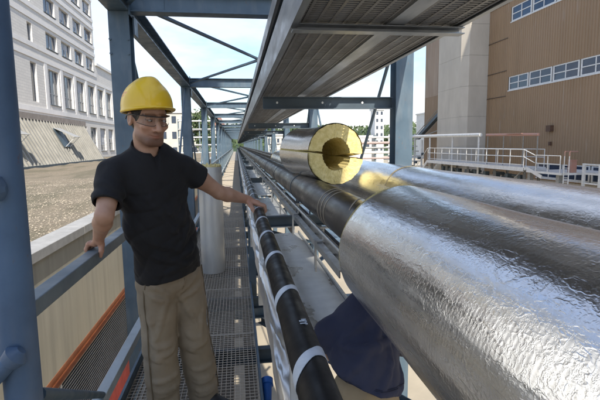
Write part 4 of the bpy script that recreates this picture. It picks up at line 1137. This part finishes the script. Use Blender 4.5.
# head
f.ell(hp(0,-.012,.022), tuple(hs_*x for x in (.077,.096,.098)), AX, .01)         # skull
f.ell(hp(0,.026,-.045), tuple(hs_*x for x in (.057,.066,.074)), AX, .03)         # lower face
f.ell(hp(0,.060,-.098), tuple(hs_*x for x in (.029,.026,.021)), AX, .022)        # chin
for s_ in (-1,1):
    f.cap(hp(.046*s_,.012,-.070), hp(.025*s_,.066,-.096), hs_*.020, hs_*.018, .02)    # jaw
    f.ell(hp(.040*s_,.066,-.026), tuple(hs_*x for x in (.024,.018,.018)), AX, .018)   # cheek
    f.ell(hp(.033*s_,.094,.004), tuple(hs_*x for x in (.018,.014,.0105)), AX, .006, 'sub')  # eye socket
    f.ell(hp(.033*s_,.0785,.003), tuple(hs_*x for x in (.0135,.0125,.0105)), AX, .003) # eyelids
    f.cap(hp(.012*s_,.090,.020), hp(.050*s_,.076,.022), hs_*.009, hs_*.007, .010)     # brow
    f.ell(hp(.0125*s_,.094,-.040), tuple(hs_*x for x in (.0085,.011,.008)), AX, .006) # nostril wing
    f.ell(hp(.080*s_,-.010,-.006), tuple(hs_*x for x in (.010,.020,.033)), AX, .008)  # ear
    f.ell(hp(.088*s_,-.006,-.004), tuple(hs_*x for x in (.006,.011,.020)), AX, .005, 'sub')
f.chain([hp(0,.086,.012), hp(0,.098,-.012), hp(0,.115,-.034)], [hs_*.0085, hs_*.0100, hs_*.0135], .010)   # nose
f.ell(hp(0,.0835,-.0645), tuple(hs_*x for x in (.021,.0105,.0045)), AX, .006); f.ell(hp(0,.0815,-.0745), tuple(hs_*x for x in (.016,.0105,.0055)), AX, .006)
f.chain([hp(-.027,.082,-.0655), hp(-.012,.093,-.0695), hp(.012,.093,-.0695), hp(.027,.082,-.0655)], [hs_*.0026]*4, .003) if 0 else [f.cap(a_, b_, hs_*.0030, hs_*.0030, .003, 'sub') for a_, b_ in ((hp(-.027,.081,-.0655), hp(-.012,.0910,-.0695)), (hp(-.012,.0910,-.0695), hp(.012,.0910,-.0695)), (hp(.012,.0910,-.0695), hp(.027,.081,-.0655)))]
def skin_tint(V):
    L = (V-HO)/hs_; l, fo, u = L@hl_, L@hf, L@hu
    c = np.ones((len(V),3))
    def blend(w, col):
        nonlocal c; w = np.clip(w,0,1)[:,None]; c = c*(1-w)+np.array(col)*w
    near = (np.abs(u) < .2) & (np.abs(l) < .12) & (np.abs(fo) < .16)
    g = lambda x, s: np.exp(-(x/s)**2)
    jaw = near*np.clip((-.048-u)/.03,0,1)*np.clip((fo-.0)/.05,0,1)*np.clip((.135+u)/.02,0,1)
    blend(.82*jaw, (.30,.27,.26)); blend(.8*near*g(u+.053,.008)*g(l,.030)*(fo > .06), (.36,.31,.31)); blend(.55*near*np.clip((-.075-u)/.01,0,1)*g(l,.03)*(fo > .05), (.36,.32,.32))
    blend(.42*near*g(u+.03,.03)*g(np.abs(l)-.04,.03)*(fo > .04), (1.08,.84,.78))
    blend(.75*near*g(u+.069,.009)*g(l,.022)*(fo > .06), (.80,.50,.48))
    for s_ in (-1,1):
        lx = l - s_*.033
        blend(.82*near*g(u-.0235, .0052)*np.clip((.026-np.abs(lx))/.006,0,1)*(fo > .05), (.09,.07,.06))
        blend(.9*near*g(u-.0035,.0035)*np.clip((.0155-np.abs(lx))/.004,0,1)*(fo > .06), (.12,.09,.08))
        blend(.3*near*g(u+.008,.006)*np.clip((.02-np.abs(lx))/.006,0,1)*(fo > .05), (.75,.62,.6))
    hand = np.minimum(np.linalg.norm(V-RW,axis=1), np.linalg.norm(V-LW,axis=1))
    blend(.4*np.clip((.12-hand)/.06,0,1), (1.06,.86,.80))
    return c
f.mesh('body', M['skin'], pm_, skin_tint)
M['eye_white'] = simple('eye_white', (.42,.38,.35), (.36,.32,.30), 30, .3, bmp=0); M['iris'] = simple('dark_iris', (.03,.018,.012), (.015,.01,.008), 50, .2, bmp=0)
for s_ in (-1, 1):
    q = MB(); rr = 8; c0 = hp(.033*s_+.0015,.0895,.0015)
    def dome(mb, c, rx, rz, dp, mi):
        vv = [c + hs_*hf*dp]; nn = 14
        for t in (.5, 1):
            for k in range(nn): a = 2*math.pi*k/nn; vv.append(c + hs_*(hl_*rx*t*math.cos(a) + hu*rz*t*math.sin(a) + hf*dp*(1-t*t)))
        mb.add(vv, [(0,1+k,1+(k+1) % nn) for k in range(nn)] + [(1+k,1+nn+k,1+nn+(k+1) % nn,1+(k+1) % nn) for k in range(nn)], mi)
    dome(q, c0, .0102, .0037, .0020, 0); dome(q, c0+hs_*(hl_*.0042-hu*.0008+hf*.0008), .0044, .0033, .0018, 1)
    q.build('eye', [M['eye_white'], M['iris']], pm_, smooth=True)

# polo shirt
f = Field((-.80,1.95,.76), (.05,2.78,1.62), .005)
f.ell(CH+np.array((0,0,.02)), (.192,.118,.20), TAX, .02)
f.ell(CH+np.array((.005,.02,-.17)), (.172,.125,.24), TAX, .05)
f.ell(PEL+np.array((-.005,-.03,.20)), (.168,.135,.22), TAX, .05); f.ell(PEL+np.array((0,-.01,.04)), (.178,.138,.24), TAX, .05)
f.cap(NK+np.array((.0,.0,-.055)), RS+np.array((.03,.03,.012)), .070, .066, .03); f.cap(NK+np.array((.0,.0,-.055)), LS+np.array((-.03,-.03,.012)), .070, .066, .03)
def wr(X,Y,Z):
    a = X*.66-Y*.75; b = X*.75+Y*.66
    rg = lambda t: (1-np.abs(np.sin(t)))**2.2-.3
    w = .0065*rg(15*Z+9*b+1.4*np.sin(8*b+7*Z)) + .006*rg(24*Z-17*b+1.8*np.sin(12*a+3+6*Z)) + .0035*rg(34*Z+30*a+2*np.sin(17*b)) + .003*np.sin(34*Z+16*b)
    return w*np.clip((1.46-Z)/.2, .25, 1.15)
f.wrinkle(wr)
def surf(f, o, d, far=.3):
    o = np.array(o, float); d = np.array(d, float); d /= np.linalg.norm(d); last = o
    for t in np.arange(0, far, f.h*.5):
        q = o + d*t; i = np.round((q-f.lo)/f.h).astype(int)
        if (i < 0).any() or (i >= f.n).any() or f.F[tuple(i)] > 0: break
        last = q
    return last
def fold(f, o0, d0, o1, d1, r=.014, up_=.006, k=.016, n=7, bow=0):
    """a raised crease lying on the surface between two rays cast outward from inside"""
    P_ = []
    for i in range(n):
        t = i/(n-1); o = np.array(o0)*(1-t)+np.array(o1)*t + np.array((0,0,bow*math.sin(math.pi*t))); d = np.array(d0)*(1-t)+np.array(d1)*t; d = d/np.linalg.norm(d)
        e = math.sin(math.pi*min(1, max(0, .12+.76*t)))
        P_.append((surf(f, o, d) - d*(r*e-up_*e), r*e))
    for a, b in zip(P_[:-1], P_[1:]): f.cap(a[0], b[0], a[1], b[1], k)
T0 = (CH+PEL)/2
for (z0, u0, z1, u1, up_) in ((1.33,-.9,1.16,.15,.005),(1.30,-.9,1.05,.3,.005),(1.30,.85,1.12,-.1,.005),(1.24,.9,1.00,.0,.005),(1.08,-.9,1.00,.5,.006),(1.00,-.9,.93,.6,.006),(1.02,.9,.96,-.2,.006),(.95,.9,.90,-.5,.005)):
    fold(f, (T0[0],T0[1],z0), sf+slf*u0*1.3, (T0[0],T0[1],z1), sf+slf*u1*1.3, .014, up_)
RH = RS+(RE-RS)*.74; LH = LS+(LE-LS)*.40
for Sx, Ex, Hx in ((RS,RE,RH), (LS,LE,LH)):
    d = (Ex-Sx)/np.linalg.norm(Ex-Sx)
    g = f.like()
    g.cap(Sx, Sx+(Ex-Sx)*1.0, .071, .066, 0)
    g.wrinkle(lambda X,Y,Z: .0042*np.sin(58*Z+34*X+2.5*np.sin(25*Y+12*Z)))
    g.plane(Hx, d, .004)
    g.cap(Hx-d*.05, Hx+d*.08, .054, .056, .004, 'sub')
    h = np.clip(.5+.5*(f.F-g.F)/.035, 0, 1); f.F = f.F*(1-h)+g.F*h-.035*h*(1-h)
# collar, placket and neck opening
cdir = hf.copy(); cdir[2] = 0
up_n = (hp(-.004,-.022,-.085)-NK); up_n /= np.linalg.norm(up_n)
g = f.like(); g.cap(NK-up_n*.05, NK+up_n*.055, .088, .0715, 0)
g.plane(NK+up_n*.042, up_n+sf*.5, .004); g.plane(NK-up_n*.045, -up_n, .004)
h = np.clip(.5+.5*(f.F-g.F)/.012, 0, 1); f.F = f.F*(1-h)+g.F*h-.012*h*(1-h)
f.cap(NK-up_n*.04, NK+up_n*.11, .0625, .0600, .003, 'sub')
op = NK + sf*.066
f.cap(op+np.array((0,0,.06)), op+sf*.040+np.array((0,0,-.085)), .032, .012, .004, 'sub')
f.cap(op+sf*.040+slf*.012+np.array((0,0,-.05)), op+sf*.075+slf*.012+np.array((0,0,-.20)), .003, .003, .003, 'sub')
f.plane(PEL+np.array((0,0,-.012)), np.array((.16,.0,-1)), .006, ((-.8,1.95,.6),(.05,2.78,1.0)))
f.cap(PEL+np.array((0,0,-.2)), PEL+np.array((0,0,.01)), .12, .13, .004, 'sub')
f.mesh('polo_shirt', M['black_cotton'], pm_)

# trousers
HR = PEL - slf*.085; HL = PEL + slf*.085
KR = np.array((-.445, 2.43, .475)); KL = np.array((-.275, 2.525, .475)); AR = np.array((-.445, 2.475, .10)); AL = np.array((-.240, 2.60, .10))
f = Field((-.75,2.1,.02), (.05,2.9,1.02), .006)
f.ell(PEL+np.array((0,0,.0)), (.168,.128,.16), TAX, .02)
for Hx, Kx, Ax in ((HR,KR,AR), (HL,KL,AL)):
    f.chain([Hx+np.array((0,0,-.03)), Hx+(Kx-Hx)*.5, Kx, Kx+(Ax-Kx)*.55, Ax+np.array((0,0,-.03))], [.102,.100,.089,.086,.086], .02)
def wt_(X,Y,Z):
    b = X*.75+Y*.66
    amp = .0045 + .004*np.clip((.40-Z)/.3,0,1) + .004*np.exp(-((Z-.70)/.1)**2)
    rg = lambda t: (1-np.abs(np.sin(t)))**2-.3
    a = X*.66-Y*.75
    low = np.clip((.42-Z)/.25, 0, 1); hip = np.exp(-((Z-.68)/.12)**2)
    return (.0055*rg(7*a+9*b+2.2*Z+1.2*np.sin(5*Z+3)) + .0045*np.sin(9*Z+11*b+1.5*np.sin(7*b)) + (.003+.003*low)*rg(16*Z+9*b+1.6*np.sin(9*b+5*a+4*Z))*np.clip(low+.25,0,1)
            + .006*hip*rg(12*Z-13*b+1.2*np.sin(10*a)) + .0018*np.sin(48*Z-30*b+2*np.sin(17*Z+5)))
f.wrinkle(wt_)
f.plane((0,0,.045), (0,0,-1), .006)
# drag folds: from the crotch to hips and thighs, behind the knees, stacked at the ankles
CR = PEL + np.array((0,0,-.10))
cam_d = np.array((.25,-.97,0))
fold(f, CR, cam_d, HR+np.array((-.01,0,.04)), cam_d-slf*.9, .014, .008); fold(f, CR+np.array((0,0,-.03)), cam_d, HR+np.array((0,0,-.06)), cam_d-slf*.9, .013, .008)
fold(f, CR, cam_d+slf*.3, HL+np.array((0,0,.03)), cam_d+slf*.9, .014, .008); fold(f, CR+np.array((0,0,-.04)), cam_d+slf*.3, HL+np.array((0,0,-.07)), cam_d+slf*.9, .013, .008)
fold(f, CR+np.array((0,0,.05)), sf, PEL+np.array((0,0,.06)), sf, .010, .006)
for Hx, Kx, Ax, sgn in ((HR,KR,AR,-1), (HL,KL,AL,1)):
    mid = Hx+(Kx-Hx)*.5
    fold(f, Hx+np.array((0,0,-.10)), cam_d-slf*.5*sgn, Kx+np.array((0,0,.08)), cam_d+slf*.2*sgn, .013, .006)
    fold(f, mid, cam_d+slf*.8*sgn, Kx, cam_d+slf*.3*sgn, .012, .006)
    for k, (dz, a, b, bw) in enumerate(((.05,-.9,.5,-.015),(.0,.9,-.5,-.02),(-.05,-.8,.3,.01))):
        q = Kx+np.array((0,0,dz)); fold(f, q, cam_d+slf*a, q+np.array((0,0,-.03)), cam_d+slf*b, .011, .006, bow=bw)
    for k in range(5):
        q = Ax+np.array((0,0,.025+.043*k)); a = (-1)**k
        fold(f, q, cam_d-slf*a*1.1, q+np.array((0,0,.018*a)), cam_d+slf*a*.9, .012, .0065, bow=-.014)
# pocket and seam creases
f.cap(HR+sf*.115+np.array((-.02,0,.06)), HR+sf*.10-slf*.08+np.array((0,0,-.10)), .004, .004, .003, 'sub')
f.cap(KR-slf*.10+np.array((0,0,.22)), KR-slf*.097+np.array((0,0,.05)), .004, .004, .003, 'sub')
f.mesh('trousers', M['khaki'], pm_)
sm_ = MB()
for Hx, Kx, Ax, sgn in ((HR,KR,AR,-1), (HL,KL,AL,1)):
    P_ = []
    for o in (Hx+np.array((0,0,.02)), Hx+(Kx-Hx)*.33, Hx+(Kx-Hx)*.66, Kx, Kx+(Ax-Kx)*.5, Ax): d_ = slf*sgn+cam_d*.55; P_.append(surf(f, o, d_) + d_/np.linalg.norm(d_)*.004)
    P_ = [P_[i]*(1-t_)+P_[i+1]*t_ for i in range(5) for t_ in (0,.5)]+[P_[5]]; sm_.path(P_, .0035, 6)
P_ = [surf(f, HR+np.array((0,0,.10-.035*k)), cam_d-slf*(.25+.28*k))+cam_d*.003 for k in range(5)]; sm_.path(P_, .003, 5)
P_ = [surf(f, PEL+np.array((0,0,.0-.025*k)), sf+slf*.1*(k > 3)) for k in range(5)]; sm_.path(P_, .003, 5)
sm_.build('seam', M['khaki_dark'], pm_, smooth=True)
f = Field((-.75,2.1,-.004), (.15,2.9,.2), .005)
for Ax, dr in ((AR, np.array((.55,-.80,0))), (AL, np.array((.80,-.55,0)))):
    dr = dr/np.linalg.norm(dr); b = np.array((Ax[0],Ax[1],0))
    f.cap(b-dr*.05+np.array((0,0,.045)), b+dr*.05+np.array((0,0,.05)), .044, .046, .02); f.cap(b+dr*.05+np.array((0,0,.042)), b+dr*.16+np.array((0,0,.036)), .046, .036, .02)
    f.cap(b+np.array((0,0,.06)), b+np.array((0,0,.15)), .05, .048, .02)
f.plane((0,0,.001), (0,0,-1), .004)
for Ax, nm in ((AR,'r'), (AL,'l')):
    pass
half_ = f.F.copy(); cx = (AR[0]+AL[0])/2+.03
X_ = f.ax[0][:,None,None]; Y_ = f.ax[1][None,:,None]
side = (X_-cx)*.9 + (Y_-2.5)*.43
f.F = np.maximum(half_, side+0*half_).astype(np.float32); f.mesh('shoe', M['shoe'], pm_)
f.F = np.maximum(half_, -side+0*half_).astype(np.float32); f.mesh('shoe', M['shoe'], pm_)

# hair below the helmet
f = Field(HO-.16, HO+.16, .0035)
f.ell(hp(0,-.016,.022), tuple(hs_*x for x in (.0815,.0985,.102)), AX, .01)
f.plane(hp(0,.042,0), hf+hu*-.35, .006); f.plane(hp(0,0,-.045), -hu-hf*-.9, .01)
f.ell(hp(-.085,.010,-.03), (.03,.016,.035), AX, .006, 'sub'); f.ell(hp(.085,.010,-.03), (.03,.016,.035), AX, .006, 'sub')
f.wrinkle(lambda X,Y,Z: .0012*np.sin(260*X+180*Z)*np.sin(210*Y-160*Z))
f.mesh('hair', M['hair'], pm_)

# hard hat
f = Field(HO-np.array((.22,.22,.12)), HO+np.array((.22,.22,.22)), .0035)
hfh = np.array((.56,-.80,.02)); hfh /= np.linalg.norm(hfh); hlh = np.cross((0,0,1), hfh); hlh /= np.linalg.norm(hlh); huh = np.cross(hfh, hlh)
AX_, hp_, hu_, hf_ = AX, hp, hu, hf
AX = np.array((hlh, hfh, huh)); hu, hf = huh, hfh
hp = lambda l, f_, u: HO + hs_*.985*(l*hlh + f_*hfh + u*huh) + hfh*.002 + huh*.012
hc = (0,-.008,.040)
f.ell(hp(*hc), tuple(hs_*x for x in (.109,.133,.124)), AX, .004)
f.cap(hp(0,-.055,.1405), hp(0,.050,.1395), hs_*.027, hs_*.027, .035)                # raised crown ridge
f.ell(hp(*hc), tuple(hs_*x for x in (.103,.127,.118)), AX, .003, 'sub')
f.plane(hp(0,0,.018), -hu, .003)
g = f.like()
g.ell(hp(0,-.008,.020), tuple(hs_*x for x in (.1125,.1365,.020)), AX, 0); g.ell(hp(0,.070,.018), tuple(hs_*x for x in (.086,.094,.017)), AX, .03)
g.plane(hp(0,0,.027), hu, .003); g.plane(hp(0,0,.012), -hu+hf*.06, .003)
g.ell(hp(0,-.008,.02), tuple(hs_*x for x in (.103,.127,.08)), AX, .003, 'sub')
h = np.clip(.5+.5*(f.F-g.F)/.008, 0, 1); f.F = f.F*(1-h)+g.F*h-.008*h*(1-h)
def hat_tint(V):
    L = (V-HO)/hs_; l, fo, u = L@hlh, L@hfh, L@huh
    c = np.ones((len(V),3))
    for j, (a, b) in enumerate(((-.036,.108),(-.026,.107),(-.016,.109),(-.004,.108),(.006,.107),(-.030,.096),(-.018,.095),(-.008,.097))):
        m = (l < -.05) & (np.abs(fo-a) < .0036) & (np.abs(u-b) < .0045); c[m] = (.85,.35,.6)
    return c
f.mesh('hard_hat', M['hardhat'], pm_, hat_tint)

# safety glasses
AX, hp, hu, hf = AX_, hp_, hu_, hf_
sg = MB(); n = 26; top = []; bot = []
for k in range(n+1):
    a = (-1+2*k/n)*1.12; l = .076*math.sin(a)/math.sin(1.12); fo = .052 + .056*(math.cos(a)-math.cos(1.12))/(1-math.cos(1.12))
    dip = .010*math.exp(-(l/.012)**2)
    top.append(hp(l, fo, .021)); bot.append(hp(l, fo-.004, -.022+dip*1.6+.010*(abs(l)/.076)**3))
sg.add(top+bot, [(k,k+1,n+2+k,n+1+k) for k in range(n)])
fr = MB(); fr.path(top, .0022*hs_, 6)
for s_ in (-1,1): fr.path([hp(.076*s_,.052,.019), hp(.083*s_,.030,.018), hp(.087*s_,.0,.014), hp(.087*s_,-.03,.006), hp(.085*s_,-.045,-.012)], .0026*hs_, 6)
go = fr.build('safety_glasses', M['spec_frame'], pm_, smooth=True); sg.build('lens', M['lens'], go, smooth=True)
lr = MB(); lr.path(bot, .0012*hs_, 5); lr.build('rim', M['spec_frame'], go, smooth=True)

# ---- worker crouching under the big sleeve
sb = thing('scaffold_board', (.8, 2.1, -.78), 'wooden scaffold boards below the big silver sleeve under the crouching worker', 'scaffold board')
for k in range(3): MB().box(.32+.33*k,.63+.33*k,1.0,3.2,-.82,-.78).build('plank', M['wood'], sb)
q = MB(); q.beam((.2,1.3,-.87),(1.4,1.3,-.87),.06,.09,.006,'C'); q.beam((.2,2.9,-.87),(1.4,2.9,-.87),.06,.09,.006,'C'); q.build('bearer', M['zinc_dull'], sb)
p2 = thing('person', (.68, 2.2, -.78), 'crouching worker in navy shirt and pale khaki trousers, half hidden under the silver sleeve', 'person')
P2 = np.array((.635, 2.17, .085)); C2 = np.array((.665, 2.30, .44)); N2 = np.array((.675, 2.36, .70)); H2 = np.array((.73, 2.50, .72))
S2L = np.array((.475, 2.32, .52)); S2R = np.array((.85, 2.34, .49))
f = Field((.15,1.8,-.6), (1.3,3.0,.84), .009)
f.ell(C2, (.16,.11,.22), None, .03); f.cap(N2, H2, .055, .055, .02)
f.ell(H2+np.array((0,.02,.0)), (.075,.095,.10), None, .02); f.ell(H2+np.array((0,.08,-.05)), (.05,.05,.06), None, .03); f.cap(H2+np.array((0,.115,-.01)), H2+np.array((0,.135,-.035)), .01, .012, .01)
for Sx, E2, W2 in ((S2L, (.47,2.52,.30), (.60,2.68,.20)), (S2R, (.98,2.52,.30), (.92,2.70,.20))):
    f.chain([Sx, E2, W2], [.055,.042,.028], .02); W2 = np.array(W2); E2 = np.array(E2); d = (W2-E2)/np.linalg.norm(W2-E2)
    f.ell(W2+d*.05, (.038,.045,.02), None, .015)
    for k in range(4): f.cap(W2+d*.06+np.array((-.027+.018*k,0,0)), W2+d*.125+np.array((-.030+.020*k,0,.012)), .010, .008, .004)
    f.cap(W2+d*.02+np.array((-.03,0,0)), W2+d*.07+np.array((-.055,0,.015)), .011, .009, .006)
f.mesh('body', M['skin'], p2, lambda V: np.ones((len(V),3)))
f = Field((.15,1.8,-.2), (1.3,3.0,.84), .0055)
f.ell(C2, (.205,.145,.25), None, .03); f.ell((P2+C2)/2+np.array((0,0,.0)), (.195,.15,.25), None, .05); f.ell(P2+np.array((0,0,.14)), (.190,.165,.34), None, .05)
f.cap(N2+np.array((0,0,-.05)), S2L, .075, .075, .04); f.cap(N2+np.array((0,0,-.05)), S2R, .075, .075, .04)
f.cap(S2L, (.465,2.47,.36), .074, .066, .03); f.cap(S2R, (.96,2.47,.34), .074, .066, .03)
f.wrinkle(lambda X,Y,Z: .007*((1-np.abs(np.sin(13*Z-11*X+1.5*np.sin(9*X+7*Z))))**2-.3) + .003*((1-np.abs(np.sin(22*Z+15*X+1.6*np.sin(14*X))))**2-.3) + .003*np.sin(40*X-18*Z))
for (o0, d0, o1, d1) in (((.62,2.2,.30),(-.9,-.5,0),(.72,2.25,.62),(.3,-1,.3)), ((.66,2.2,.26),(-.2,-1,0),(.70,2.25,.58),(.9,-.5,.2)), ((.60,2.25,.42),(-1,-.2,.2),(.68,2.3,.62),(.1,-1,.6)), ((.66,2.2,.22),(.1,-1,0),(.75,2.25,.36),(1,-.3,0)), ((.64,2.2,.32),(-.7,-1,0),(.70,2.2,.30),(.6,-1,0)), ((.62,2.25,.50),(-.9,-.6,0),(.70,2.28,.50),(.6,-1,.2))):
    fold(f, o0, d0, o1, d1, .020, .012, .02, 9)
f.plane(P2+np.array((0,0,.235)), (-.36,.0,-1), .008)
f.mesh('shirt', M['navy'], p2)
M['navy_dark'] = cloth('navy_seam', (.010,.012,.028), (.014,.016,.034))
q = MB()
for off in (.022, .028):
    P_ = [surf(f, P2+np.array((.0,.0,.235+off+.36*0)) + np.array((.13*c_,0,-.36*.13*c_)), np.array((c_*1.0,-math.sqrt(max(.05,1-c_*c_*.8)),0)), .4) for c_ in np.linspace(-1,1,17)]
    q.path([a+np.array((0,-.001,0)) for a in P_], .0016, 5)
q.build('seam', M['navy_dark'], p2, smooth=True)
f = Field((.15,1.7,-.80), (1.3,3.0,.4), .009)
f.ell(P2+np.array((0,-.005,.06)), (.188,.162,.28), None, .03); f.ell(P2+np.array((-.01,-.01,-.08)), (.205,.17,.24), None, .05)
for sx in (-1, 1):
    Kx = np.array((.66+.17*sx, 2.60, -.22)); Ax = np.array((.66+.14*sx, 2.28, -.66))
    f.chain([P2+np.array((.09*sx,0,-.04)), Kx, Ax], [.115,.092,.075], .03)
f.wrinkle(lambda X,Y,Z: .006*np.sin(30*Z+18*X+2*np.sin(12*X)) + .004*np.sin(50*X-22*Z))
f.mesh('trousers', M['khaki_pale'], p2)
MB().box(P2[0]+.10,P2[0]+.20,P2[1]-.185,P2[1]-.150,P2[2]-.02,P2[2]+.055).build('belt_pouch', M['win_white'], p2, bevel=.01)
for sx in (-1, 1):
    f = Field((.66+.14*sx-.12,2.1,-.79), (.66+.14*sx+.12,2.62,-.5), .008)
    f.cap((.66+.14*sx,2.24,-.73), (.66+.14*sx,2.48,-.735), .045, .04, .02); f.cap((.66+.14*sx,2.27,-.72), (.66+.14*sx,2.28,-.62), .05, .05, .02); f.plane((0,0,-.779), (0,0,-1), .004)
    f.mesh('shoe', M['shoe'], p2)
f = Field(H2-.2, H2+.2, .007); f.ell(H2+np.array((0,.01,.012)), (.081,.098,.103), None, .01); f.plane(H2+np.array((0,.06,0)), (0,1,-.3), .01); f.plane(H2+np.array((0,0,-.05)), (0,.6,-1), .01); f.mesh('hair', M['hair'], p2)
